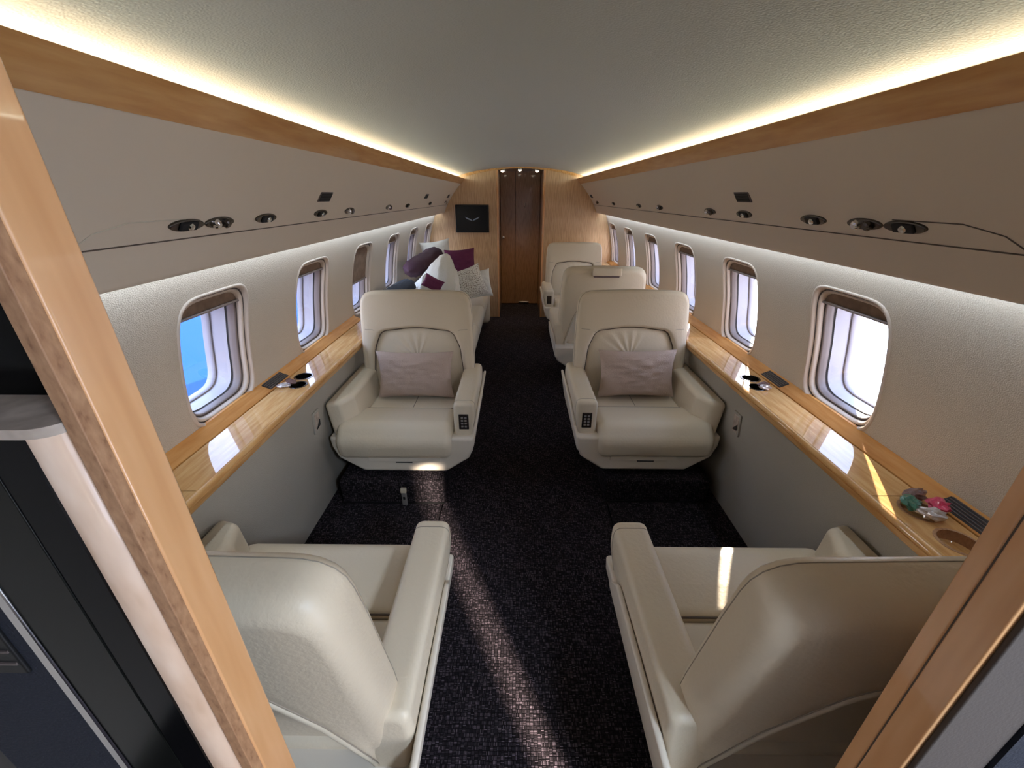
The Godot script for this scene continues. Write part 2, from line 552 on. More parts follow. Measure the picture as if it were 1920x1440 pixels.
func build_outside() -> void:
	var b := B.new()
	b.box(Vector3(-150, -2.1, -150), Vector3(150, -2.0, 150))
	tag(obj("ground", b, M.apron), "pale concrete apron far below the cabin windows", "ground", "", "structure")
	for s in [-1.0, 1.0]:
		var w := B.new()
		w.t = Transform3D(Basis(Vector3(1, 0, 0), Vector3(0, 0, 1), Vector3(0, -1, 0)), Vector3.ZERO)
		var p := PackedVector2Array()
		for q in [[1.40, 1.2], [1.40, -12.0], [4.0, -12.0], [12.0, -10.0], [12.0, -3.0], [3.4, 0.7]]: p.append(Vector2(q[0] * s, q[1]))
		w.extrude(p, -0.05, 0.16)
		tag(obj("wing", w, M.wing_shade_blue if s < 0 else M.paint_white), "wing surface with sky blue shade put into its colour, seen through the left windows" if s < 0 else "white painted wing surface seen through the right windows", "wing")

func build_shell() -> void:
	var zn := 1.7
	var zf := -6.5
	# floor
	var fl := thing("floor", "dark woven carpet floor of the cabin", "floor", Vector3.ZERO, 0, "", "structure")
	obj("floor_slab", bbox(Vector3(-1.35, -0.12, zf), Vector3(1.35, -0.012, zn)), M.dark_gap, fl)
	obj("aisle_carpet", bbox(Vector3(-0.447, -0.012, zf), Vector3(0.455, 0.0, zn)), M.carpet, fl)
	for s in [-1.0, 1.0]:
		var x0: float = 0.453 if s < 0 else 0.461
		obj("side_carpet", bbox(Vector3(minf(s * x0, s * 1.12), -0.012, zf), Vector3(maxf(s * x0, s * 1.12), -0.001, zn)), M.carpet_dark, fl)
	# ceiling vault
	var half := [0.0, 1.869, 0.12, 1.866, 0.25, 1.859, 0.38, 1.847, 0.50, 1.832, 0.60, 1.815, 0.70, 1.791, 0.77, 1.768, 0.82, 1.735, 0.835, 1.70]
	var p := PackedVector2Array()
	for i in range(half.size() - 2, -1, -2): p.append(Vector2(-half[i], half[i + 1]))
	for i in range(2, half.size(), 2): p.append(Vector2(half[i], half[i + 1]))
	for i in range(half.size() - 2, -1, -2): p.append(Vector2(half[i] + 0.015, half[i + 1] + 0.03))
	for i in range(2, half.size(), 2): p.append(Vector2(-half[i] - 0.015, half[i + 1] + 0.03))
	var ce := thing("ceiling", "smooth pale vaulted ceiling panel washed by cove lights", "ceiling", Vector3.ZERO, 0, "", "structure")
	var b := B.new()
	b.extrude(p, Z_FAR - 0.9, Z_NEAR + 0.05)
	obj("vault_panel", b, M.ceiling, ce)
	# outer skin over the crown, thick enough to keep the sun out
	var cr := PackedVector2Array()
	var n := 16
	for k in n + 1:
		var a := lerpf(0.12, PI - 0.12, float(k) / n)
		cr.append(Vector2(cos(a) * 1.36, 1.16 + sin(a) * 0.98))
	for k in n + 1:
		var a := lerpf(PI - 0.12, 0.12, float(k) / n)
		cr.append(Vector2(cos(a) * 1.31, 1.16 + sin(a) * 0.93))
	b = B.new()
	b.extrude(cr, zf, zn)
	obj("crown_skin", b, M.skin, ce)
	# walls
	for s in [-1.0, 1.0]:
		var side := "left" if s < 0 else "right"
		var w := thing("wall_" + side, "curved cream fabric %s cabin wall with six windows" % side, "wall", Vector3.ZERO, 0, "", "structure")
		var top := 1.385
		var map := func(y, z): return Vector3(s * wall_x(y), y, z)
		var outmap := func(y, z): return Vector3(s * (wall_x(y) + 0.145), y, z)
		var hole := func(th): return squircle(WIN_A - 0.002, WIN_B - 0.002, 5.6, th)
		var hole2 := func(th): return squircle(WIN_A - 0.0615, WIN_B - 0.0615, 4.5, th)
		var wb := B.new(); var sb := B.new()
		for i in 6:
			var z1: float = WIN_Z[i] + 0.395
			var z0: float = WIN_Z[i] - 0.395
			if i == 5: z0 = Z_FAR - 0.02
			holed(wb, 0.66, top, z0, z1, Vector2(WIN_Y, WIN_Z[i]), hole, map, s > 0)
			holed(sb, 0.55, 1.42, z0, z1, Vector2(WIN_Y, WIN_Z[i]), hole2, outmap, s < 0)
		var rows := []
		for k in 17:
			var y := lerpf(0.66, top, k / 16.0)
			rows.append(PackedVector3Array([map.call(y, WIN_Z[0] + 0.395), map.call(y, -0.25)]))
		wb.grid(rows, false, s < 0)
		obj("fabric_panel", wb, M.wall_fabric, w)
		obj("outer_skin", sb, M.skin, w)
		obj("outer_side", ext([1.33, 0.5, 1.38, 0.5, 1.38, 1.45, 1.33, 1.45], zn if s < 0 else -0.2, WIN_Z[0] + 0.39, s), M.skin, w)
		obj("outer_side", ext([1.33, 0.5, 1.38, 0.5, 1.38, 1.45, 1.33, 1.45], WIN_Z[5] - 0.25, zf, s), M.skin, w)
		obj("outer_keel", ext([1.34, -0.12, 1.38, -0.12, 1.38, 0.62, 1.34, 0.62], zf, zn if s < 0 else 0.3, s), M.skin, w)
		obj("lower_panel", ext([1.03, 0.706, 1.082, -0.012, 1.12, -0.012, 1.12, 0.706], Z_FAR, Z_NEAR, s), M.dado, w)

func build_windows() -> void:
	var words := ["nearest the camera", "second from the camera", "third from the camera", "fourth from the camera", "fifth from the camera", "farthest from the camera"]
	var num := 0
	for s in [-1.0, 1.0]:
		for i in 6:
			num += 1
			var extra := " with its brown shade half drawn" if s < 0 and i == 2 else ""
			var wd := thing("window_%d" % num, "rounded %s cabin window, %s%s" % ["left" if s < 0 else "right", words[i], extra], "window", Vector3(0, WIN_Y, WIN_Z[i]), 0, "", "structure")
			var strip := func(list: Array, nexp: float) -> B:
				var rows := []
				for g in list:
					var row := PackedVector3Array()
					for k in 72:
						var th := TAU * k / 72.0
						var r: float = squircle(WIN_A - g[0], WIN_B - g[0], nexp, th)
						var y: float = cos(th) * r
						row.append(Vector3(s * (wall_x(WIN_Y + y) + g[1]), y, sin(th) * r))
					rows.append(row)
				var b := B.new()
				var probe: Vector3 = (rows[0][1] - rows[0][0]).cross(rows[-1][0] - rows[0][0])
				var inward := Vector3(-s, -rows[0][0].y * 2.0, 0)
				b.grid(rows, true, probe.dot(inward) < 0.0)
				return b
			obj("trim_ring", strip.call([[-0.007, 0.002], [-0.005, -0.003], [0.0, -0.005], [0.004, -0.003], [0.007, 0.004], [0.008, 0.012]], 5.6), M.trim_plastic, wd)
			obj("groove", strip.call([[0.008, 0.011], [0.0095, 0.017], [0.0115, 0.013]], 5.5), M.gasket, wd)
			obj("inner_ring", strip.call([[0.0115, 0.0135], [0.014, 0.0105], [0.019, 0.0125], [0.0225, 0.020], [0.024, 0.030]], 5.4), M.trim_plastic, wd)
			obj("groove", strip.call([[0.024, 0.029], [0.0255, 0.034], [0.0275, 0.031]], 5.2), M.gasket, wd)
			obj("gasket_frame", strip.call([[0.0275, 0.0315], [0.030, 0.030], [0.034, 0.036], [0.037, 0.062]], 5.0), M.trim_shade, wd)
			obj("seal", strip.call([[0.037, 0.061], [0.0385, 0.069], [0.041, 0.067]], 4.8), M.dark_gap, wd)
			obj("outer_reveal", strip.call([[0.041, 0.067], [0.045, 0.09], [0.051, 0.125]], 4.6), M.reveal_white, wd)
			obj("outer_frame", strip.call([[0.050, 0.124], [0.053, 0.121], [0.0575, 0.128], [0.0605, 0.135], [0.062, 0.15]], 4.5), M.reveal_white, wd)
			obj("seal", strip.call([[0.0515, 0.1225], [0.053, 0.1195], [0.0545, 0.1235]], 4.5), M.gasket, wd)
			var rows := []
			for k in 9:
				var f := k / 8.0
				var row := PackedVector3Array()
				for j in 72:
					var th := TAU * j / 72.0
					var r := squircle(WIN_A - 0.040, WIN_B - 0.040, 4.6, th) * f
					row.append(Vector3(s * (wall_x(WIN_Y + cos(th) * r) + 0.052), cos(th) * r, sin(th) * r))
				rows.append(row)
			var pb := B.new()
			pb.grid(rows, true, s > 0)
			obj("pane", pb, M.pane_glass, wd)
			# pull-down shade: a strip of it shows at the top of every window
			var low := -0.02 if extra else WIN_A - 0.068
			rows = []
			for k in 9:
				var y := lerpf(low, WIN_A - 0.012, k / 8.0)
				var row := PackedVector3Array()
				var half := WIN_B - 0.0245
				if y > WIN_A - 0.10: half = minf(half, (WIN_B - 0.012) * pow(maxf(0.0, 1.0 - pow(y / (WIN_A - 0.010), 5.4)), 1.0 / 5.4))
				for j in 9: row.append(Vector3(s * (wall_x(WIN_Y + y) + 0.027), y, lerpf(-half, half, j / 8.0)))
				rows.append(row)
			var shb := B.new()
			shb.grid(rows, false, s > 0)
			obj("pull_shade", shb, M.shade, wd)
			var sx: float = s * (wall_x(WIN_Y + low) + 0.024)
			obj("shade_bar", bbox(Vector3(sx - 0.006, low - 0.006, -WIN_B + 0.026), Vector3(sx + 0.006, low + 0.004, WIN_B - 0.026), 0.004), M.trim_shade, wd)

func build_bins() -> void:
	for s in [-1.0, 1.0]:
		var side := "left" if s < 0 else "right"
		var bin := thing("overhead_panel", "long taupe overhead service panel along the %s side" % side, "overhead panel", Vector3.ZERO, 0, "", "structure")
		var p := [0.738, 1.688, 0.80, 1.623, 0.86, 1.545, 0.905, 1.478, 0.921, 1.449, 0.923, 1.4465, 0.937, 1.418, 0.962, 1.362, 0.968, 1.353, 0.976, 1.350, 0.984, 1.354, 0.994, 1.368, 1.072, 1.384, 1.29, 1.45, 1.10, 1.73, 0.835, 1.705]
		obj("face_panel", ext(p, Z_FAR, Z_NEAR, s), M.bin, bin)
		var line := B.new()
		line.tube([Vector3(s * 0.9215, 1.447, Z_FAR), Vector3(s * 0.9215, 1.447, Z_NEAR)], 0.0016)
		obj("seam", line, M.seam, bin)
		# outlines of the service flaps beside the near fittings
		var zo := -0.9 if s < 0 else -0.89
		var flap := B.new()
		var pts := []
		for q in [[0.893, 1.4955, -1.12], [0.893, 1.4955, zo - 0.05], [0.905, 1.478, zo + 0.03], [0.918, 1.453, zo + 0.07]]: pts.append(Vector3(s * (q[0] - 0.0005), q[1], q[2]))
		flap.tube(pts, 0.0013)
		obj("flap_line", flap, M.piping if s < 0 else M.seam, bin)
		# the maple strip in front of the cove
		var st := ext([0.690, 1.742, 0.697, 1.7435, 0.705, 1.738, 0.746, 1.690, 0.738, 1.684, 0.733, 1.688], Z_FAR, Z_NEAR, s)
		tag(obj("trim_%d" % (1 if s < 0 else 2), st, M.maple_cove), "long maple veneer strip under the %s ceiling light cove" % side, "trim", "", "structure")
		var lg := thing("cove_light", "glowing warm light strip hidden in the %s ceiling cove" % side, "cove light")
		obj("glow_strip", bbox(Vector3(s * 0.778 - 0.01, 1.716, Z_FAR + 0.03), Vector3(s * 0.778 + 0.01, 1.737, Z_NEAR - 0.03)), M.led_warm, lg)
		obj("carrier", bbox(Vector3(s * 0.778 - 0.012, 1.694, Z_FAR + 0.03), Vector3(s * 0.778 + 0.012, 1.716, Z_NEAR - 0.03)), M.trim_plastic, lg)
		var lw := thing("wash_light", "cool white light strip hidden above the %s window wall" % side, "wash light")
		obj("glow_strip", bbox(Vector3(s * 1.02 - 0.008, 1.3755, Z_FAR + 0.03), Vector3(s * 1.02 + 0.008, 1.380, Z_NEAR - 0.03)), M.led_cool, lw)
		# fittings in the sloping face: their own frame lies in the face
		var fit := func(z: float, along: float) -> Transform3D:   # along: 0 at the crease, grows upwards
			var a := Vector3(s * 0.905, 1.478, 0); var c := Vector3(s * 0.86, 1.545, 0)
			var up := (c - a).normalized()
			var nrm := Vector3(-s * up.y, -absf(up.x), 0).normalized()
			var o := a + up * along
			o.z = z
			return Transform3D(Basis(nrm.cross(up) * -1.0 if false else up.cross(nrm), up, nrm), o)
		var zs := [-1.13, -1.26, -1.50, -1.93, -2.27, -2.98, -3.5, -4.42, -5.4] if s < 0 else [-1.087, -1.216, -1.43, -1.87, -2.205, -2.987, -3.5, -4.417, -5.3]
		var kinds := [0, 1, 0, 0, 1, 1, 0, 0, 1]
		var ord := ["nearest", "second", "third", "fourth", "fifth", "sixth", "seventh", "eighth", "farthest"]
		for i in zs.size():
			var f := thing("reading_light" if kinds[i] == 0 else "air_nozzle", "%s %s in the %s overhead panel, %s from the doorway" % ["slim chrome" if kinds[i] == 0 else "chrome twin", "reading light" if kinds[i] == 0 else "air nozzle fitting", side, ord[i]], "reading light" if kinds[i] == 0 else "air nozzle")
			f.transform = fit.call(zs[i], 0.004)
			var o := PackedVector2Array()
			for k in 40: o.append(Vector2(cos(TAU * k / 40) * 0.062, sin(TAU * k / 40) * 0.017))
			var b := B.new(); b.puff(o, -0.004, 0.006, 0.004, 0.0)
			obj("bezel", b, M.dark_chrome, f)
			if kinds[i] == 0:
				b = B.new(); b.rbox(Vector3(-0.030, -0.012, 0.002), Vector3(0.032, 0.012, 0.011), 0.004)
				obj("housing", b, M.dark_gap, f)
				b = B.new(); b.t = Transform3D(Basis(Vector3(1, 0, 0), PI / 2), Vector3(0.004, 0, 0.010)); b.lathe([Vector2(0.0, 0.006), Vector2(0.008, 0.005), Vector2(0.010, 0.0), Vector2(0.0, 0.0)], 20)
				obj("lens", b, M.chrome, f)
			else:
				for q in [-0.022, 0.020]:
					b = B.new(); b.t = Transform3D(Basis(Vector3(1, 0, 0), PI / 2), Vector3(q, 0, 0.004)); b.lathe([Vector2(0.014, 0.0), Vector2(0.013, 0.010), Vector2(0.008, 0.014), Vector2(0.0, 0.014)], 20)
					obj("nozzle", b, M.chrome if q < 0 else M.dark_chrome, f)
		var gz := [-1.905, -4.06, -5.36] if s < 0 else [-1.825, -5.5]
		var gw := ["nearest", "second", "farthest"] if s < 0 else ["nearest", "farthest"]
		for i in gz.size():
			var g := thing("speaker_grille", "small black square grille in the %s overhead panel, %s from the doorway" % [side, gw[i]], "grille")
			g.transform = fit.call(gz[i], 0.082)
			obj("grille_frame", bbox(Vector3(-0.058, -0.022, -0.004), Vector3(0.058, 0.022, 0.004), 0.002), M.gasket, g)
			obj("grille_face", bbox(Vector3(-0.052, -0.017, 0.002), Vector3(0.052, 0.017, 0.0055)), M.black, g)
			for k in 5:
				obj("slat", bbox(Vector3(-0.050, -0.0145 + k * 0.0068, 0.0052), Vector3(0.050, -0.0125 + k * 0.0068, 0.0068)), M.dark_gap, g)

# ------------------------------------------------------------------ ledges
func build_ledges() -> void:
	for s in [-1.0, 1.0]:
		var side := "left" if s < 0 else "right"
		var zend := -2.86 if s < 0 else Z_FAR
		var led := thing("side_ledge", "glossy maple side ledge under the %s windows" % side, "ledge")
		var X0 := 1.004
		var X1 := 1.150
		var pieces := [[Z_NEAR, -0.74, 0, 0.0, 0.0], [-0.74, -0.86, 1, 1.085, 0.046], [-0.86, -0.978, 1, 1.088, 0.044], [-0.981, -1.69, 0, 0.0, 0.0], [-1.69, -1.79, 1, 1.066, 0.036], [-1.79, -1.89, 1, 1.088, 0.040], [-1.89, -2.48, 0, 0.0, 0.0], [-2.483, zend, 0, 0.0, 0.0]]
		if s > 0: pieces[-1] = [-2.483, -4.0, 0, 0.0, 0.0]; pieces.append([-4.003, zend, 0, 0.0, 0.0])
		for p in pieces:
			var b := B.new()
			if p[2] == 0:
				b.box(Vector3(minf(s * X0, s * X1), 0.725, p[1]), Vector3(maxf(s * X0, s * X1), 0.745, p[0]))
				obj("top_board", b, M.maple_z, led)
			else:
				var zc: float = (p[0] + p[1]) / 2
				var r: float = p[4]
				holed(b, X0, X1, p[1], p[0], Vector2(p[3], zc), func(_t): return r, func(x, z): return Vector3(s * x, 0.745, z), s < 0, 2)
				obj("top_board", b, M.maple_z, led)
				b = at(Vector3(s * p[3], 0.745, zc))
				b.lathe([Vector2(0.0, -0.035), Vector2(r - 0.004, -0.035), Vector2(r + 0.001, -0.030)], 40)
				obj("cup_base", b, M.maple_z if zc > -1.2 else M.black, led)
				b = at(Vector3(s * p[3], 0.745, zc))
				b.lathe([Vector2(r, -0.034), Vector2(r, -0.002), Vector2(r - 0.003, 0.0015), Vector2(r + 0.004, 0.0015), Vector2(r + 0.005, 0.0)], 40)
				obj("cup_ring", b, M.maple_edge if zc > -1.2 else M.dark_chrome, led)
		# rounded nose, a groove below it, and the strip against the wall
		obj("front_edge", ext([1.006, 0.7448, 0.998, 0.743, 0.993, 0.738, 0.991, 0.731, 0.991, 0.728, 0.995, 0.7265, 0.995, 0.7245, 0.992, 0.723, 0.993, 0.708, 0.997, 0.701, 1.004, 0.699, 1.05, 0.699, 1.05, 0.725, 1.006, 0.725], zend, Z_NEAR, s), M.maple_z, led)
		obj("shadow_gap", ext([1.010, 0.7415, 1.03, 0.7415, 1.03, 0.695, 1.022, 0.695], zend, Z_NEAR, s), M.dark_gap, led)
		obj("back_strip", ext([1.153, 0.722, 1.153, 0.748, 1.156, 0.751, 1.196, 0.768, 1.203, 0.776, 1.215, 0.776, 1.215, 0.722], zend, Z_NEAR, s), M.maple_strip, led)
		# louvred vents set into the strip against the wall
		var vents := [-0.87, -1.80] if s > 0 else [-1.755]
		for vz in vents:
			var v := B.new()
			for k in 5:
				var x := 1.160 + k * 0.0085
				var y := 0.7535 + k * 0.0036
				v.box(Vector3(minf(s * x, s * (x + 0.004)), y - 0.004, vz - 0.075), Vector3(maxf(s * x, s * (x + 0.004)), y + 0.004, vz + 0.075))
			obj("vent_slats", v, M.gasket, led)
			obj("vent_bed", ext([1.158, 0.748, 1.157, 0.7525, 1.197, 0.7695, 1.2, 0.765], vz - 0.08, vz + 0.08, s), M.black, led)
		# half-moon finger pull under the ledge, in the lower panel
		var fp := B.new()
		var o := PackedVector2Array()
		for k in 21:
			var a := PI * k / 20.0
			o.append(Vector2(cos(a) * 0.062, -sin(a) * 0.026))
		fp.t = Transform3D(Basis(Vector3(0, 0, 1), Vector3(0, 1, 0), Vector3(-1, 0, 0)), Vector3(s * 1.031, 0.704, -1.345))
		fp.extrude(o, -0.004, 0.004)
		var pl := thing("finger_pull", "dark half moon finger pull below the %s ledge" % side, "finger pull")
		obj("recess", fp, M.black, pl)
		var lip := B.new()
		var lp := []
		for k in 21:
			var a := PI * k / 20.0
			lp.append(Vector3(s * 1.027, 0.704 - sin(a) * 0.029, -1.345 + cos(a) * 0.066))
		lip.tube(lp, 0.003)
		obj("lip", lip, M.dado, pl)
		# socket plate on the lower panel
		var so := thing("socket_plate", "small grey socket plate with black opening on the %s lower panel" % side, "socket", Vector3(s * 1.0395, 0.53, -1.775))
		so.rotation.z = s * 0.072
		var sp := B.new(); sp.rbox(Vector3(-0.005, -0.058, -0.034), Vector3(0.005, 0.058, 0.034), 0.003)
		obj("plate", sp, M.dado, so)
		sp = B.new(); sp.rbox(Vector3(-0.007, -0.046, -0.024), Vector3(0.007, 0.046, 0.024), 0.003)
		obj("cover", sp, M.cap_grey, so)
		sp = B.new()
		sp.t = Transform3D(Basis(Vector3(0, 0, 1), Vector3(0, 1, 0), Vector3(-1, 0, 0)), Vector3(-s * 0.006, 0, 0))
		sp.extrude(V2([-0.018 * s, -0.036, 0.02 * s, -0.028, 0.02 * s, 0.004]), -0.004, 0.004)
		obj("opening", sp, M.black, so)

func crumple(seed_: int, r: Vector3) -> B:
	var g := RandomNumberGenerator.new(); g.seed = seed_ * 97 + 5
	var b := B.new()
	var rows := []
	for i in 9:
		var la := -PI / 2 + PI * i / 8.0
		var row := PackedVector3Array()
		for j in 14:
			var d := Vector3(cos(la) * cos(TAU * j / 14), sin(la), cos(la) * sin(TAU * j / 14))
			row.append(d * r * g.randf_range(0.62, 1.28))
		if i == 0 or i == 8:
			for j in 14: row[j] = row[0]
		rows.append(row)
	for i in 8:
		for j in 14:
			var k := (j + 1) % 14
			for f in [[rows[i][j], rows[i][k], rows[i + 1][k]], [rows[i][j], rows[i + 1][k], rows[i + 1][j]]]:
				var n: Vector3 = (f[1] - f[0]).cross(f[2] - f[0]).normalized()
				if n.dot(f[0] + f[1] + f[2]) < 0.0: n = -n
				b.tri(f[0], f[1], f[2], n, n, n)
	return b

func build_ledge_things() -> void:
	var put := [
		["foil_pink", Vector3(1.122, 0.772, -0.908), Vector3(0.030, 0.015, 0.024), 0.5, "crumpled pink foil sweet wrapper in the near right cup holder"],
		["foil_silver", Vector3(1.078, 0.768, -0.880), Vector3(0.034, 0.014, 0.020), -0.4, "crumpled silver sweet wrapper in the near right cup holder"],
		["foil_green", Vector3(1.060, 0.768, -0.922), Vector3(0.030, 0.014, 0.022), 1.1, "crumpled green sweet wrapper in the near right cup holder"],
		["foil_brown", Vector3(1.106, 0.766, -0.962), Vector3(0.040, 0.014, 0.018), 0.2, "crumpled brown sweet wrapper at the far rim of the near right cup holder"],
		["foil_brown", Vector3(1.092, 0.758, -1.735), Vector3(0.032, 0.012, 0.020), 0.4, "crumpled brown wrapper in the far cup holder of the right ledge"],
		["foil_silver", Vector3(1.085, 0.757, -1.712), Vector3(0.024, 0.011, 0.013), -0.3, "crumpled silver wrapper in the far cup holder of the right ledge"],
		["foil_brown", Vector3(-1.095, 0.765, -1.735), Vector3(0.030, 0.012, 0.018), -0.5, "crumpled brown wrapper in the cup holder of the left ledge"],
		["foil_silver", Vector3(-1.118, 0.757, -1.712), Vector3(0.026, 0.010, 0.014), 0.3, "crumpled silver wrapper beside the cup holder of the left ledge"],
	]
	var k := 0
	for q in put:
		k += 1
		var o := obj("sweet_wrapper", crumple(k, q[2]), M[q[0]])
		o.position = q[1]; o.rotation.y = q[3]
		tag(o, q[4], "wrapper", "crumpled wrappers on the ledges")

# ------------------------------------------------------------------ far end
func build_back_wall() -> void:
	var w := thing("wall_back", "glossy pale wood veneer partition across the far end of the cabin", "wall", Vector3.ZERO, 0, "", "structure")
	var L := -0.278
	var R := 0.284
	obj("left_panel", bbox(Vector3(-1.3, -0.01, Z_FAR - 0.05), Vector3(L - 0.02, 1.95, Z_FAR)), M.veneer, w)
	obj("right_panel", bbox(Vector3(R + 0.02, -0.01, Z_FAR - 0.05), Vector3(1.3, 1.95, Z_FAR)), M.veneer, w)
	obj("edge_trim", bbox(Vector3(L - 0.022, -0.01, Z_FAR - 0.06), Vector3(L, 1.86, Z_FAR + 0.008), 0.004), M.maple_y, w)
	obj("edge_trim", bbox(Vector3(R, -0.01, Z_FAR - 0.06), Vector3(R + 0.022, 1.86, Z_FAR + 0.008), 0.004), M.maple_y, w)
	# curved wooden cornice where the vault meets the partition
	var c := B.new()
	var o := PackedVector2Array(); var i := PackedVector2Array()
	for k in 25:
		var x := lerpf(-0.70, 0.70, k / 24.0)
		var y := 1.869 - 0.078 * pow(absf(x) / 0.70, 2.1)
		o.append(Vector2(x, y + 0.004)); i.append(Vector2(x * 0.94, y - 0.016 - 0.01 * absf(x)))
	i.reverse()
	var poly := o; poly.append_array(i)
	c.extrude(poly, Z_FAR - 0.004, Z_FAR + 0.03)
	obj("cornice", c, M.maple_z, w)
	obj("side_jamb", bbox(Vector3(L - 0.03, -0.01, -6.45), Vector3(L - 0.003, 1.86, Z_FAR - 0.05)), M.walnut, w)
	obj("side_jamb", bbox(Vector3(R + 0.003, -0.01, -6.45), Vector3(R + 0.03, 1.86, Z_FAR - 0.05)), M.walnut, w)
	obj("end_closure", bbox(Vector3(-1.3, -0.1, -6.55), Vector3(1.3, 2.1, -6.47)), M.dark_gap, w)
	# door at the end of the short passage
	var d := thing("door_1", "dark brown two leaf wooden door at the end of the aisle", "door", Vector3(0, 0, -6.42), 0, "", "structure")
	obj("leaf", bbox(Vector3(L, 0.012, -0.03), Vector3(-0.071, 1.86, 0.0), 0.003), M.walnut, d)
	obj("leaf", bbox(Vector3(-0.065, 0.012, -0.03), Vector3(R, 1.86, 0.0), 0.003), M.walnut, d)
	obj("backing", bbox(Vector3(L, 0.0, -0.05), Vector3(R, 1.86, -0.028)), M.black, d)
	var kb := at(Vector3(-0.245, 0.995, 0.0), Basis(Vector3(1, 0, 0), PI / 2))
	kb.lathe([Vector2(0.014, 0.0), Vector2(0.014, 0.012), Vector2(0.02, 0.02), Vector2(0.018, 0.034), Vector2(0.0, 0.038)], 20)
	obj("knob", kb, M.chrome, d)
	var hk := at(Vector3(0.068, 1.425, 0.0))  # chrome piece added to give the door a bright spot
	hk.tube([Vector3(0, 0.03, 0.002), Vector3(0, 0.0, 0.004), Vector3(0, -0.025, 0.012), Vector3(0, -0.03, 0.03), Vector3(0, -0.012, 0.04)], 0.007)
	obj("bright_spot_piece", hk, M.chrome, d)
	var pb := at(Vector3(0.07, 0.03, 0.0))
	pb.rbox(Vector3(-0.08, -0.012, 0), Vector3(0.08, 0.012, 0.006), 0.003)
	obj("kick_plate", pb, M.chrome, d)
	# three small downlights in the ceiling of the passage
	var names := ["left", "middle", "right"]
	var xs := [-0.225, -0.01, 0.205]
	for k in 3:
		var y := 1.838 if k != 1 else 1.849
		var dl := thing("downlight", "%s small round downlight above the far doorway" % names[k], "downlight", Vector3(xs[k], y, -5.78))
		var rb := B.new(); rb.lathe([Vector2(0.026, 0.0), Vector2(0.036, -0.006), Vector2(0.038, 0.02), Vector2(0.026, 0.0)], 24)
		obj("rim", rb, M.dark_chrome, dl)
		var gb := B.new(); gb.lathe([Vector2(0.0, -0.022), Vector2(0.012, -0.020), Vector2(0.021, -0.012), Vector2(0.026, 0.002), Vector2(0.0, 0.008)], 24)
		obj("glowing_lens", gb, M.lamp_white, dl)
		var sp := SpotLight3D.new()
		sp.name = "downlight_lamp"
		sp.position = Vector3(xs[k], y - 0.026, -5.78)
		sp.rotation = Vector3(-PI / 2, 0, 0)
		sp.spot_angle = 50.0
		sp.light_color = Color(1.0, 0.9, 0.74)
		sp.light_energy = 0.16
		sp.light_size = 0.02
		sp.spot_range = 8.0
		sp.spot_attenuation = 2.0
		sp.shadow_enabled = true
		add_child(sp, true)
	# the ceiling of the passage
	obj("passage_ceiling", bbox(Vector3(-0.31, 1.858, -6.47), Vector3(0.31, 1.9, Z_FAR - 0.05)), M.walnut, w)
	# screen on the partition
	var tv := thing("monitor", "small dark flat screen on the partition left of the door", "monitor", Vector3(-0.612, 1.282, Z_FAR))
	obj("casing", bbox(Vector3(-0.212, -0.165, 0.0), Vector3(0.212, 0.165, 0.028), 0.006), M.black, tv)
	obj("screen", bbox(Vector3(-0.198, -0.150, 0.026), Vector3(0.198, 0.150, 0.0295)), M.screen, tv)
	for s in [-1.0, 1.0]:
		var e := B.new()
		var p := PackedVector2Array()
		for q in [[0.0, -0.022], [0.012, -0.006], [0.04, 0.004], [0.092, 0.022], [0.078, 0.006], [0.05, -0.008], [0.086, 0.002], [0.06, -0.014], [0.03, -0.02]]: p.append(Vector2(q[0] * s, q[1]))
		p = V2([0.0, -0.026, 0.016 * s, -0.006, 0.045 * s, 0.006, 0.094 * s, 0.024, 0.074 * s, 0.004, 0.04 * s, -0.012])
		e.extrude(p, 0.0296, 0.0302)
		obj("wing_emblem", e, M.emblem_grey, tv, "pale grey spread wing emblem")

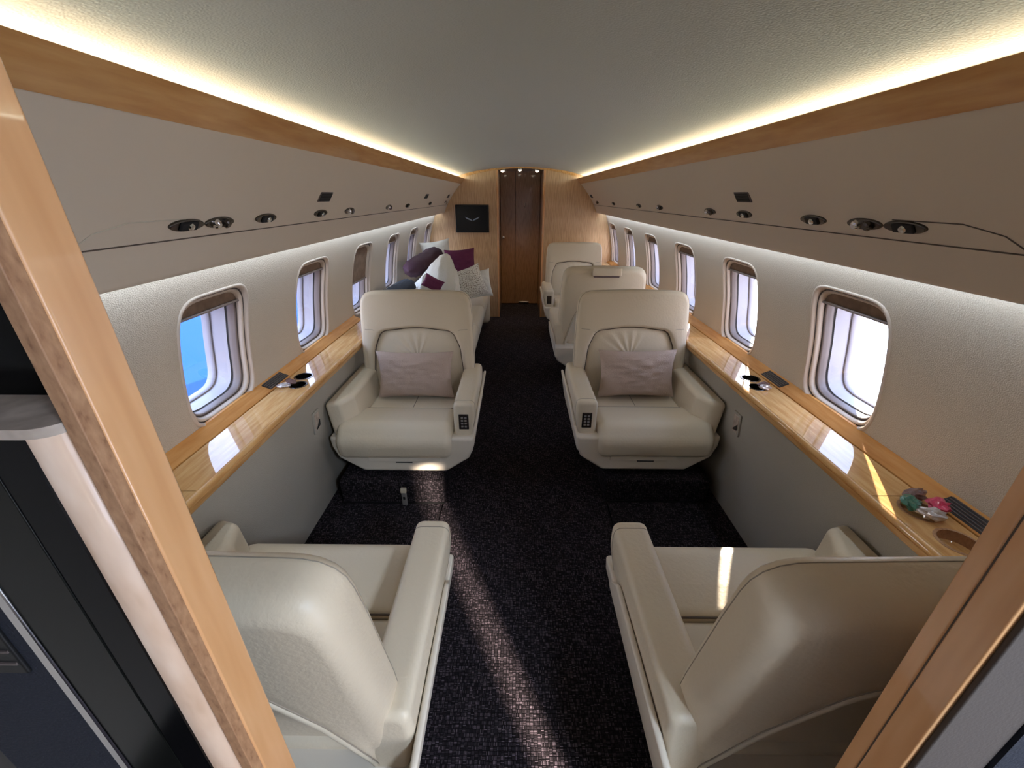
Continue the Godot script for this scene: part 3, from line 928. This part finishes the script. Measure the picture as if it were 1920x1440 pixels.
# ------------------------------------------------------------------ the doorway the picture is taken through
func build_doorway() -> void:
	# left jamb
	var l := thing("trim_3", "bright lacquered maple door jamb on the left", "trim", Vector3.ZERO, 0, "", "structure")
	obj("jamb_face", bbox(Vector3(-0.373, 0.0, -0.305), Vector3(-0.36, 1.80, -0.2645), 0.003), M.maple_y, l)
	obj("edge_band", bbox(Vector3(-0.373, 0.0, -0.2645), Vector3(-0.3605, 1.80, -0.252), 0.001), M.maple_edge, l)
	obj("core", bbox(Vector3(-1.3, 0.0, -0.305), Vector3(-0.372, 2.0, -0.298)), M.gloss_black, l)
	# right jamb with its taupe panel and the dark lining beyond
	var r := thing("trim_4", "maple door jamb on the right with a groove and taupe panel", "trim", Vector3.ZERO, 0, "", "structure")
	obj("jamb_face", bbox(Vector3(0.397, 0.0, -0.305), Vector3(0.41, 1.80, -0.2868), 0.002), M.maple_y, r)
	obj("groove", bbox(Vector3(0.3985, 0.0, -0.288), Vector3(0.41, 1.80, -0.2845)), M.seam, r)
	obj("jamb_face", bbox(Vector3(0.397, 0.0, -0.2852), Vector3(0.41, 1.80, -0.253), 0.002), M.maple_y, r)
	obj("taupe_panel", bbox(Vector3(0.402, 0.0, -0.253), Vector3(0.4795, 1.80, -0.247), 0.002), M.panel_taupe, r)
	obj("core", bbox(Vector3(0.409, 0.0, -0.305), Vector3(1.3, 2.0, -0.252)), M.veneer, r)
	obj("navy_lining", bbox(Vector3(0.4795, 0.0, -0.252), Vector3(1.3, 1.9, -0.243)), M.navy, r)
	var hd := obj("trim_5", bbox(Vector3(-0.372, 1.80, -0.305), Vector3(0.41, 2.05, -0.252)), M.maple_y)
	tag(hd, "maple head of the doorway out of view above the camera", "trim", "", "structure")
	# low divider to the left: rounded maple end, grey cap, black gloss front
	var d := thing("divider", "low divider with rounded pale maple end and grey cap, left of the doorway", "divider")
	var plan := rounded([[-0.3735, -0.297, 0.002], [-0.3735, -0.2445, 0.024], [-0.62, -0.2445, 0.002], [-0.62, -0.297, 0.002]], 8)
	var flat := Transform3D(Basis(Vector3(1, 0, 0), Vector3(0, 0, 1), Vector3(0, -1, 0)), Vector3.ZERO)
	var b := B.new(); b.t = flat
	b.extrude(plan, -1.395, 0.0)
	obj("maple_end", b, M.maple_pale, d)
	b = B.new(); b.t = flat
	b.extrude(rounded([[-0.3725, -0.298, 0.002], [-0.3725, -0.2425, 0.025], [-0.62, -0.2425, 0.002], [-0.62, -0.298, 0.002]], 8), -1.402, -1.394)
	obj("cap", b, M.cap_grey, d)
	obj("black_front", bbox(Vector3(-0.428, 0.0, -0.245), Vector3(-0.396, 1.394, -0.2425)), M.gloss_black, d)
	obj("smoked_front", bbox(Vector3(-0.486, 0.0, -0.2452), Vector3(-0.428, 1.394, -0.2415), 0.001), M.smoked, d)
	obj("chrome_strip", bbox(Vector3(-0.497, 0.0, -0.245), Vector3(-0.486, 1.30, -0.2395), 0.002), M.chrome, d)
	obj("navy_front", bbox(Vector3(-0.62, 0.0, -0.245), Vector3(-0.497, 1.394, -0.241)), M.navy, d)
	var v := B.new()
	v.rbox(Vector3(-0.575, 1.135, -0.242), Vector3(-0.512, 1.215, -0.2375), 0.002)
	obj("vent_plate", v, M.black, d)
	for k in 4:
		var y := 1.15 + k * 0.017
		obj("vent_slat", bbox(Vector3(-0.572, y, -0.238), Vector3(-0.515, y + 0.003, -0.2362)), M.gasket, d)
	# vestibule behind the camera with the open entry door on the right
	var ve := thing("wall_rear", "pale end wall of the vestibule behind the camera", "wall", Vector3.ZERO, 0, "", "structure")
	obj("end_panel", bbox(Vector3(-1.34, -0.05, 1.62), Vector3(1.34, 2.0, 1.7)), M.galley_wall, ve)
	ve = thing("wall_vestibule", "pale left side wall of the vestibule behind the camera", "wall", Vector3.ZERO, 0, "", "structure")
	obj("side_panel", bbox(Vector3(-1.34, -0.05, -0.25), Vector3(-1.2, 1.95, 1.65)), M.galley_wall, ve)
	ve = thing("wall_entry", "pale right side wall of the vestibule with the open entry doorway", "wall", Vector3.ZERO, 0, "", "structure")
	obj("side_panel", bbox(Vector3(1.2, -0.05, -0.25), Vector3(1.34, 1.95, 0.30)), M.galley_wall, ve)
	obj("side_panel", bbox(Vector3(1.2, -0.05, 1.10), Vector3(1.34, 1.95, 1.65)), M.galley_wall, ve)
	obj("door_head", bbox(Vector3(1.2, 1.75, 0.30), Vector3(1.34, 1.95, 1.10)), M.galley_wall, ve)
	var vl := thing("added_ceiling_lamp", "square lamp added on the unseen vestibule ceiling to brighten the doorway", "ceiling lamp", Vector3(0.75, 1.868, 0.5))  # lamp added to brighten the doorway and the near left seat back
	obj("frame", bbox(Vector3(-0.17, 0.0, -0.17), Vector3(0.17, 0.012, 0.17), 0.004), M.trim_plastic, vl)
	obj("diffuser", bbox(Vector3(-0.15, -0.004, -0.15), Vector3(0.15, 0.001, 0.15)), M.led_cool, vl)
	area_lamp("added_vestibule_lamp", Vector3(0.75, 1.862, 0.5), Vector3(0, -1, 0), Vector3(1, 0, 0), Vector2(0.3, 0.3), Color(0.82, 0.90, 1.0), 2.8)
	# added spotlight, real source unknown: throws a narrow light band along the aisle
	var src := Vector3(1.0, 1.10, 1.28)
	var aim := (Vector3(-0.155, 0.0, -1.08) - src).normalized()
	var sp := SpotLight3D.new()
	sp.name = "added_slot_light"
	sp.transform = Transform3D(Basis.looking_at(aim, Vector3.UP), src)
	sp.spot_angle = 9.0
	sp.spot_angle_attenuation = 0.15
	sp.light_color = Color(1.0, 0.94, 0.88)
	sp.light_energy = 40.0
	sp.light_size = 0.01
	sp.spot_range = 8.0
	sp.spot_attenuation = 2.0
	sp.shadow_enabled = true
	add_child(sp, true)
	var sl := thing("added_slot_lamp", "black slotted spotlight added behind the camera to throw a light band on the aisle", "spotlight", src)
	sl.basis = Basis.looking_at(aim, Vector3.UP)
	obj("shutter", bbox(Vector3(-0.12, -0.12, -0.605), Vector3(-0.008, 0.12, -0.60)), M.black, sl)
	obj("shutter", bbox(Vector3(0.008, -0.12, -0.605), Vector3(0.12, 0.12, -0.60)), M.black, sl)
	obj("housing", bbox(Vector3(-0.12, 0.115, -0.60), Vector3(0.12, 0.12, 0.05)), M.black, sl)
	obj("housing", bbox(Vector3(-0.12, -0.12, -0.60), Vector3(0.12, -0.115, 0.05)), M.black, sl)
	obj("housing", bbox(Vector3(-0.12, -0.12, -0.60), Vector3(-0.115, 0.12, 0.05)), M.black, sl)
	obj("housing", bbox(Vector3(0.115, -0.12, -0.60), Vector3(0.12, 0.12, 0.05)), M.black, sl)
	obj("housing", bbox(Vector3(-0.12, -0.12, 0.05), Vector3(0.12, 0.12, 0.055)), M.black, sl)
	var stand := at(Vector3.ZERO, sl.basis.inverse())
	stand.tube([Vector3(0.0, -0.12, 0.0), Vector3(0.0, -1.08, 0.0)], 0.014)
	obj("stand_pole", stand, M.black, sl)
	stand = at(Vector3.ZERO, sl.basis.inverse())
	stand.lathe([Vector2(0.0, -1.10), Vector2(0.13, -1.10), Vector2(0.13, -1.085), Vector2(0.02, -1.07), Vector2(0.0, -1.07)], 32)
	obj("stand_foot", stand, M.black, sl)
	ve = thing("ceiling_vestibule", "pale flat ceiling of the vestibule behind the camera", "ceiling", Vector3.ZERO, 0, "", "structure")
	obj("vestibule_ceiling", bbox(Vector3(-1.34, 1.88, -0.30), Vector3(1.34, 1.95, 1.7)), M.galley_wall, ve)

# ------------------------------------------------------------------ seats
# local axes: the seat looks along +z, its base lies at y = 0; s = +1 puts the aisle arm on +x
func club_seat(label: String, where: Vector3, turn: float, s: float, handle := false, far_ := false, tilt := 0.122) -> Node3D:
	var t := thing("club_seat", label, "seat", where, turn, "cream leather club seats")
	# carpeted pedestal
	var px0 := -0.36; var px1 := 0.205
	obj("pedestal", bbox(Vector3(minf(s * px0, s * px1), -0.002, -0.28), Vector3(maxf(s * px0, s * px1), 0.15, 0.37), 0.012), M.carpet_dark, t)
	obj("base_gap", bbox(Vector3(minf(s * px0, s * px1), 0.0, 0.36), Vector3(maxf(s * px0, s * px1), 0.009, 0.373)), M.black, t)
	# shell below the cushions
	var b := B.new()
	b.puff(rounded([[-0.376, 0.345, 0.03], [-0.350, 0.275, 0.03], [-0.225, 0.188, 0.03], [0.225, 0.188, 0.03], [0.350, 0.275, 0.03], [0.376, 0.345, 0.03], [0.380, 0.40, 0.01], [-0.380, 0.40, 0.01]]), -0.34, 0.335, 0.018, 0.0)
	obj("base_shell", b, M.shell, t)
	for q in [-1.0, 1.0]:
		b = B.new()
		# outline in (-z, y), leaning in towards the bottom
		b.t = Transform3D(Basis(Vector3(0, 0, -1), Vector3(q * 0.17, 1, 0), Vector3(1, 0, 0)), Vector3(-q * 0.17 * 0.50, 0, 0))
		b.puff(rounded([[-0.30, 0.285, 0.02], [-0.285, 0.33, 0.03], [-0.13, 0.492, 0.04], [0.10, 0.508, 0.10], [0.35, 0.512, 0.05], [0.35, 0.30, 0.04]]), q * (0.392 if q == s else 0.380) - 0.008, q * (0.392 if q == s else 0.380) + 0.008, 0.007, 0.0)
		obj("side_shell", b, M.shell, t)
	# footrest panel in the front with its pull
	obj("footrest_panel", bbox(Vector3(-0.19, 0.255, 0.325), Vector3(0.19, 0.281, 0.341), 0.003), M.shell, t)
	obj("panel_pull", bbox(Vector3(-0.045, 0.249, 0.330), Vector3(0.045, 0.256, 0.3425), 0.002), M.dark_gap, t)
	# arm on the aisle side
	b = B.new()
	b.puff(rounded([[s * 0.272, 0.27, 0.012], [s * 0.342, 0.27, 0.012], [s * 0.384, 0.50, 0.3], [s * 0.381, 0.586, 0.028], [s * 0.272, 0.586, 0.028]]), -0.27, 0.300, 0.02, 0.003)
	var arm := obj("aisle_armrest", b, M.leather, t)
	b = B.new()
	var ring := []
	for q in rounded([[0.2725, 0.28, 0.012], [0.343, 0.28, 0.012], [0.3835, 0.50, 0.3], [0.3805, 0.5855, 0.028], [0.2725, 0.5855, 0.028]]): ring.append(Vector3(s * q.x, q.y, 0.262))
	b.tube(ring, 0.0016, true, 6)
	obj("seam", b, M.thread, arm)
	b = B.new()
	b.rbox(Vector3(minf(s * 0.30, s * 0.352), 0.435, 0.296), Vector3(maxf(s * 0.30, s * 0.352), 0.525, 0.305), 0.004)
	var ctl := obj("control_panel", b, M.control_dark, t)
	if not far_:
		for k in 4:
			obj("button", bbox(Vector3(minf(s * 0.312, s * 0.324), 0.450 + k * 0.017, 0.304), Vector3(maxf(s * 0.312, s * 0.324), 0.460 + k * 0.017, 0.3075), 0.002), M.button, ctl)
			obj("button", bbox(Vector3(minf(s * 0.330, s * 0.342), 0.450 + k * 0.017, 0.304), Vector3(maxf(s * 0.330, s * 0.342), 0.460 + k * 0.017, 0.3075), 0.002), M.button, ctl)
	# arm on the wall side: its front is cut at a slant behind the wrap-round cushion
	b = B.new()
	b.t = Transform3D(Basis(Vector3(1, 0, 0), Vector3(0, 0, 1), Vector3(s * 0.12, -1, 0)), Vector3(s * 0.12 * 0.585, 0, 0))    # outline in (x, z), depth down
	var ap := rounded([[s * -0.388, -0.27, 0.02], [s * -0.272, -0.27, 0.02], [s * -0.272, 0.19, 0.03], [s * -0.315, 0.285, 0.03], [s * -0.388, 0.305, 0.02]])
	b.puff(ap, -0.585, -0.27, 0.02, 0.0, 0.028)
	obj("wall_armrest", b, M.leather, t)
	# seat cushion: a thick front roll and the flat part behind it
	b = B.new()
	var cx0 := minf(s * -0.348, s * 0.264); var cx1 := maxf(s * -0.348, s * 0.264)
	b.t = Transform3D(Basis(Vector3(0, 0, 1), Vector3(0, 1, 0), Vector3(-1, 0, 0)), Vector3.ZERO)    # outline in (z, y), depth across
	b.puff(rounded([[0.355, 0.275, 0.05], [0.375, 0.385, 0.08], [0.30, 0.472, 0.09], [0.16, 0.460, 0.06], [0.066, 0.444, 0.035], [0.066, 0.275, 0.012]], 9), -cx1, -cx0, 0.045, 0.004, 0.045)
	obj("front_cushion", b, M.leather, t)
	b = B.new()
	b.rbox(Vector3(-0.268, 0.29, -0.24), Vector3(0.268, 0.430, 0.068), 0.028, 5)
	obj("seat_cushion", b, M.leather, t)
	b = B.new(); b.tube([Vector3(s * -0.266, 0.4345, 0.0665), Vector3(s * 0.262, 0.4345, 0.0665)], 0.0032, false, 6)
	obj("seam", b, M.seam, t)
	b = B.new(); b.tube([Vector3(0.0, 0.4305, 0.045), Vector3(0.0, 0.4308, -0.16)], 0.0018)
	obj("seam", b, M.thread, t)
	# backrest, leaning back 7 degrees; local (x, y) outline, front at w = 0
	var lean := Transform3D(Basis(Vector3(1, 0, 0), -tilt), Vector3(0, 0.44, -0.170))
	var O := rounded([[-0.335, -0.10, 0.02], [0.335, -0.10, 0.02], [0.342, 0.20, 0.15], [0.334, 0.45, 0.15], [0.322, 0.606, 0.11], [0.0, 0.616, 0.6], [-0.322, 0.606, 0.11], [-0.334, 0.45, 0.15], [-0.342, 0.20, 0.15]], 9)
	var A := rounded([[-0.272, -0.06, 0.02], [0.272, -0.06, 0.02], [0.272, 0.14, 0.1], [0.258, 0.27, 0.12], [0.215, 0.372, 0.065], [0.0, 0.398, 0.7], [-0.215, 0.372, 0.065], [-0.258, 0.27, 0.12], [-0.272, 0.14, 0.1]], 9)
	var R := rounded([[-0.29, -0.09, 0.02], [0.29, -0.09, 0.02], [0.288, 0.0, 0.1], [0.225, 0.21, 0.2], [0.13, 0.40, 0.14], [0.0, 0.452, 0.2], [-0.13, 0.40, 0.14], [-0.225, 0.21, 0.2], [-0.288, 0.0, 0.1]], 9)
	var c := Vector2(0, 0.2)
	var N := 120
	var rows := []
	var ro := PackedFloat32Array(); var ra := PackedFloat32Array(); var rr := PackedFloat32Array()
	for j in N:
		var dd := Vector2(cos(TAU * j / N), sin(TAU * j / N))
		ro.append(reach(O, c, dd)); ra.append(reach(A, c, dd)); rr.append(reach(R, c, dd))
	var ring_at := func(f: Callable) -> PackedVector3Array:
		var row := PackedVector3Array()
		for j in N:
			var q: Vector2 = f.call(j)
			var dd := Vector2(cos(TAU * j / N), sin(TAU * j / N))
			var p: Vector2 = c + dd * q.x
			row.append(Vector3(p.x, p.y, q.y))
		return row
	# front band: out of the groove round the lumbar panel, over the bulge, round the rim, to the rear arch
	rows.append(ring_at.call(func(j): return Vector2(ra[j] - 0.03, -0.035)))
	rows.append(ring_at.call(func(j): return Vector2(ra[j], -0.012)))
	rows.append(ring_at.call(func(j): return Vector2(ra[j] + 0.003, 0.010)))
	rows.append(ring_at.call(func(j): return Vector2(ra[j] + 0.010, 0.020)))
	rows.append(ring_at.call(func(j): return Vector2(ra[j] + 0.022, 0.025)))
	for k in [0.35, 0.6, 0.8]:
		rows.append(ring_at.call(func(j): return Vector2(lerpf(ra[j] + 0.022, ro[j] - 0.03, k), 0.025 - 0.004 * k)))
	for k in 7:
		var a := PI / 2 * k / 6.0
		rows.append(ring_at.call(func(j): return Vector2(ro[j] - 0.03 + 0.03 * sin(a), -0.012 + 0.03 * cos(a))))
	for k in 7:
		var a := PI / 2 * k / 6.0
		rows.append(ring_at.call(func(j): return Vector2(ro[j] - 0.045 + 0.045 * cos(a), -0.040 - 0.053 * sin(a))))
	for k in [0.3, 0.6, 0.85]:
		rows.append(ring_at.call(func(j): return Vector2(lerpf(ro[j] - 0.045, rr[j] + 0.012, k), -0.093 - 0.010 * k)))
	rows.append(ring_at.call(func(j): return Vector2(rr[j] + 0.004, -0.103)))
	rows.append(ring_at.call(func(j): return Vector2(rr[j], -0.096)))
	rows.append(ring_at.call(func(j): return Vector2(rr[j] - 0.002, -0.060)))
	rows.append(ring_at.call(func(j): return Vector2(0.0, -0.055)))
	b = B.new(); b.t = lean
	b.grid(rows, true, false)
	var back := obj("backrest", b, M.leather_band, t)
	# lumbar panel inside the arch
	rows = []
	for k in 9:
		var f := k / 8.0
		rows.append(ring_at.call(func(j): return Vector2((ra[j] + 0.004) * f, 0.012 - 0.018 * pow(f, 6.0) + 0.0025 * sin(float(j) * 0.9) * (1 - f) * f * 4.0 * (1.0 if j > 20 and j < 50 else 0.0))))
	b = B.new(); b.t = lean
	b.grid(rows, true, false)
	obj("lumbar_panel", b, M.leather, t)
	# arch seam in front
	b = B.new(); b.t = lean
	var arch := []
	for j in N:
		if sin(TAU * j / N) > -0.75: arch.append(j)
	arch.sort_custom(func(x, y): return fposmod(float(x) - 0.7 * N, N) < fposmod(float(y) - 0.7 * N, N))
	var path := []
	for j in arch:
		var p: Vector2 = c + Vector2(cos(TAU * j / N), sin(TAU * j / N)) * (ra[j] + 0.001)
		path.append(Vector3(p.x, p.y, 0.003))
	b.tube(path, 0.004, false, 6)
	obj("seam", b, M.seam, back)
	for q in [-1.0, 1.0]:
		b = B.new(); b.t = lean
		b.tube([Vector3(q * 0.222, 0.368, 0.021), Vector3(q * 0.262, 0.383, 0.0238), Vector3(q * 0.300, 0.385, 0.0212), Vector3(q * 0.322, 0.386, 0.010)], 0.0014, false, 6)
		obj("seam", b, M.thread, back)
	# rear arch: pale piping with a stitched line above it
	if not far_:
		b = B.new(); b.t = lean
		path = []
		for j in arch:
			var p: Vector2 = c + Vector2(cos(TAU * j / N), sin(TAU * j / N)) * (rr[j] + 0.001)
			path.append(Vector3(p.x, p.y, -0.101))
		b.tube(path, 0.0065, false, 8)
		obj("piping", b, M.piping, back)
		for off in [0.013, 0.0]:
			b = B.new(); b.t = lean
			path = []
			for j in arch:
				var dd := Vector2(cos(TAU * j / N), sin(TAU * j / N))
				if off > 0.0:
					var p: Vector2 = c + dd * (rr[j] + off)
					path.append(Vector3(p.x, p.y, -0.1030))
				else:
					var p: Vector2 = c + dd * (ro[j] - 0.0015)
					path.append(Vector3(p.x, p.y, -0.003))
			b.tube(path, 0.0013, false, 6)
			obj("stitching", b, M.thread, back)
	if handle:
		b = B.new(); b.t = lean
		b.rbox(Vector3(-0.115, 0.560, -0.116), Vector3(0.115, 0.625, -0.094), 0.008)
		var h := obj("grab_flap", b, M.leather, back)
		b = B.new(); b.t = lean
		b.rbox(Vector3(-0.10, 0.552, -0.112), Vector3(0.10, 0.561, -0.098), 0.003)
		obj("flap_dark_lip", b, M.cloth_plum, h)  # dark red lip under the flap
	return t

func pillow(w: float, h: float, th: float, seed_: int, pinch := 0.09) -> B:
	var f := FastNoiseLite.new(); f.seed = seed_; f.frequency = 1.6
	var b := B.new()
	for side in [-1.0, 1.0]:
		var rows := []
		for i in 25:
			var row := PackedVector3Array()
			var v := -1.0 + i / 12.0
			for j in 33:
				var u := -1.0 + j / 16.0
				var px: float = 1.0 - pinch * (1.0 - v * v)
				var py: float = 1.0 - pinch * (1.0 - u * u)
				var d := pow(maxf(0.0, (1 - pow(absf(u), 2.6)) * (1 - pow(absf(v), 2.6))), 0.5)
				var wr: float = f.get_noise_2d(u * 1.2 + side * 7.0, v * 3.0) * 0.34 * d
				row.append(Vector3(u * px * w / 2, v * py * h / 2, side * th / 2 * d * (1.0 + wr) + side * 0.001))
			rows.append(row)
		b.grid(rows, false, side < 0)
	return b

func build_seats() -> void:
	club_seat("cream leather club seat at near left, its back to the camera", Vector3(-0.645, 0, -0.745), PI, -1.0, false, false, 0.175)
	club_seat("cream leather club seat at near right, its back to the camera", Vector3(0.650, 0, -0.745), PI, 1.0, false, false, 0.175)
	club_seat("cream leather club seat on the left facing the camera", Vector3(-0.645, 0, -2.165), 0, 1.0)
	club_seat("cream leather club seat on the right facing the camera, in front of two more", Vector3(0.650, 0, -2.19), 0, -1.0)
	club_seat("cream leather club seat with grab flap, back to back with the front right facing seat", Vector3(0.650, 0, -3.60), PI, 1.0, true)
	club_seat("cream leather club seat facing the camera at the far right beside the partition", Vector3(0.650, 0, -4.93), 0, -1.0, false, true)
	# the metal end of the seat track in front of the left seat
	var tr := thing("seat_track", "small metal seat track end at the left seat pedestal", "seat track", Vector3(-0.655, 0, -1.79))
	obj("rail", bbox(Vector3(-0.014, 0.0, 0.0), Vector3(0.014, 0.11, 0.012), 0.003), M.button, tr)
	obj("cap", bbox(Vector3(-0.016, 0.085, -0.002), Vector3(0.016, 0.112, 0.016), 0.004), M.piping, tr)
	obj("slot", bbox(Vector3(-0.006, 0.04, 0.010), Vector3(0.006, 0.058, 0.0135), 0.002), M.black, tr)
	# lumbar pillows
	var p := obj("throw_pillow", pillow(0.46, 0.285, 0.13, 5), M.pillow_taupe)
	p.position = Vector3(-0.648, 0.578, -2.255); p.rotation = Vector3(-0.20, 0.02, -0.01)
	tag(p, "taupe rectangular cushion on the left seat facing the camera", "cushion", "taupe cushions on the facing seats")
	p = obj("throw_pillow", pillow(0.46, 0.29, 0.14, 9), M.pillow_taupe)
	p.position = Vector3(0.672, 0.583, -2.275); p.rotation = Vector3(-0.2, -0.03, 0.02)
	tag(p, "taupe rectangular cushion on the right seat facing the camera", "cushion", "taupe cushions on the facing seats")

# ------------------------------------------------------------------ divan behind the left seat
func build_sofa() -> void:
	var t := thing("divan", "long cream leather divan along the left wall behind the seat", "sofa", Vector3(0, 0, -4.1))
	var z0 := -1.05
	var z1 := 1.12
	var b := B.new()
	b.extrude(V2([-0.50, -0.002, -0.46, 0.12, -0.415, 0.30, -0.43, 0.32, -1.02, 0.32, -1.02, -0.002]), z0, z1)
	obj("base", b, M.shell, t)
	for k in 3:
		var a := z0 + (z1 - z0) / 3 * k
		b = B.new(); b.rbox(Vector3(-0.915, 0.315, a + 0.003), Vector3(-0.395, 0.475, a + (z1 - z0) / 3 - 0.003), 0.05, 5)
		obj("seat_cushion", b, M.leather, t)
		b = B.new(); b.rbox(Vector3(-1.015, 0.33, a + 0.003), Vector3(-0.92, 0.70, a + (z1 - z0) / 3 - 0.003), 0.05, 5)
		obj("back_cushion", b, M.leather, t)
	b = B.new(); b.rbox(Vector3(-1.02, 0.05, z0 - 0.13), Vector3(-0.385, 0.62, z0 - 0.002), 0.05, 5)
	obj("armrest", b, M.leather, t)
	# cushions and blankets heaped on it
	var put := [
		["cloth_purple", 0.34, 0.36, 0.12, Vector3(-0.68, 0.83, -4.82), Vector3(-0.1, 0.15, 0.06), "plum purple cushion standing on the divan", "purple"],
		["cloth_pattern", 0.33, 0.33, 0.13, Vector3(-0.55, 0.70, -4.45), Vector3(-0.25, 0.25, 0.30), "white patterned cushion leaning at the aisle side of the divan", "white"],
		["cloth_white", 0.30, 0.30, 0.11, Vector3(-0.47, 0.66, -4.60), Vector3(-0.2, 0.3, 0.1), "plain white cushion behind the patterned cushion on the divan", "white"],
		["cloth_white", 0.36, 0.34, 0.12, Vector3(-0.98, 0.91, -5.02), Vector3(-0.1, 0.5, 0.1), "white cushion at the far wall end of the divan", "white"],
	]
	for q in put:
		var o := obj("throw_pillow", pillow(q[1], q[2], q[3], 20 + int(q[4].z * -10.0)), M[q[0]])
		o.position = q[4]; o.rotation = q[5]
		tag(o, q[6], "cushion", "cushions heaped on the divan")
	# a cream throw folded into a steep wedge
	var f := FastNoiseLite.new(); f.seed = 77; f.frequency = 3.0
	var rows := []
	for i in 25:
		var u := i / 24.0
		var row := PackedVector3Array()
		for j in 25:
			var v := j / 24.0
			var x := lerpf(-1.12, -0.62, u)
			var top := lerpf(0.74, 1.06, smoothstep(0.0, 0.85, u)) - 0.16 * smoothstep(0.85, 1.0, u)
			var base := 0.715 if x < -0.90 else 0.478
			var y := lerpf(base, top, sin(PI * clampf(v, 0.0, 1.0)) ** 0.6)
			var z := lerpf(-3.78, -4.26, v) + 0.03 * f.get_noise_2d(u * 2.0, v * 2.0)
			row.append(Vector3(x + 0.02 * f.get_noise_2d(v * 3.0, u * 3.0 + 9.0), y, z))
		rows.append(row)
	b = B.new()
	b.grid(rows, false, false)
	# close the two ends so the heap has a body
	for e in [0, 24]:
		var low := PackedVector3Array()
		for j in 25: low.append(Vector3(rows[e][j].x, 0.715 if e == 0 else 0.478, rows[e][j].z))
		b.grid([rows[e], low], false, e == 0)
	var th := obj("throw_blanket", b, M.cloth_white)
	tag(th, "cream blanket heaped in a slanting wedge on the divan", "blanket")
	var pl := obj("corner_patch", pillow(0.18, 0.12, 0.05, 31), M.cloth_purple)
	pl.name = numbered("throw_pillow")
	pl.position = Vector3(-0.80, 0.83, -3.745); pl.rotation = Vector3(-0.1, 0.1, -0.5)
	tag(pl, "small purple cushion lying in front of the cream blanket", "cushion", "cushions heaped on the divan")
	# rolled plum blanket and folded slate blanket against the wall
	var roll := func(p0: Vector3, p1: Vector3, r: float, sd: int) -> B:
		var g := FastNoiseLite.new(); g.seed = sd; g.frequency = 4.0
		var bb := B.new()
		var d := (p1 - p0).normalized()
		var sx := d.cross(Vector3.UP).normalized(); var sy := d.cross(sx)
		var rr := []
		for i in 19:
			var q := i / 18.0
			var cap := 1.0
			if i == 0 or i == 18: cap = 0.0
			elif i == 1 or i == 17: cap = 0.72
			elif i == 2 or i == 16: cap = 0.93
			var row := PackedVector3Array()
			for k in 24:
				var an := TAU * k / 24
				var w := r * cap * (1.0 + 0.22 * g.get_noise_2d(cos(an), q * 2.0 + sin(an)))
				row.append(p0.lerp(p1, q) + (sx * cos(an) + sy * sin(an) * -0.8) * w)
			rr.append(row)
		bb.grid(rr, true, false)
		return bb
	tag(obj("rolled_blanket", roll.call(Vector3(-1.06, 0.90, -3.95), Vector3(-0.92, 0.98, -4.75), 0.10, 3), M.cloth_plum), "dark plum rolled blanket lying behind the cream blanket", "blanket")
	tag(obj("folded_blanket", roll.call(Vector3(-1.10, 0.80, -3.25), Vector3(-1.00, 0.83, -3.75), 0.075, 4), M.cloth_slate), "slate grey folded blanket by the left wall", "blanket")
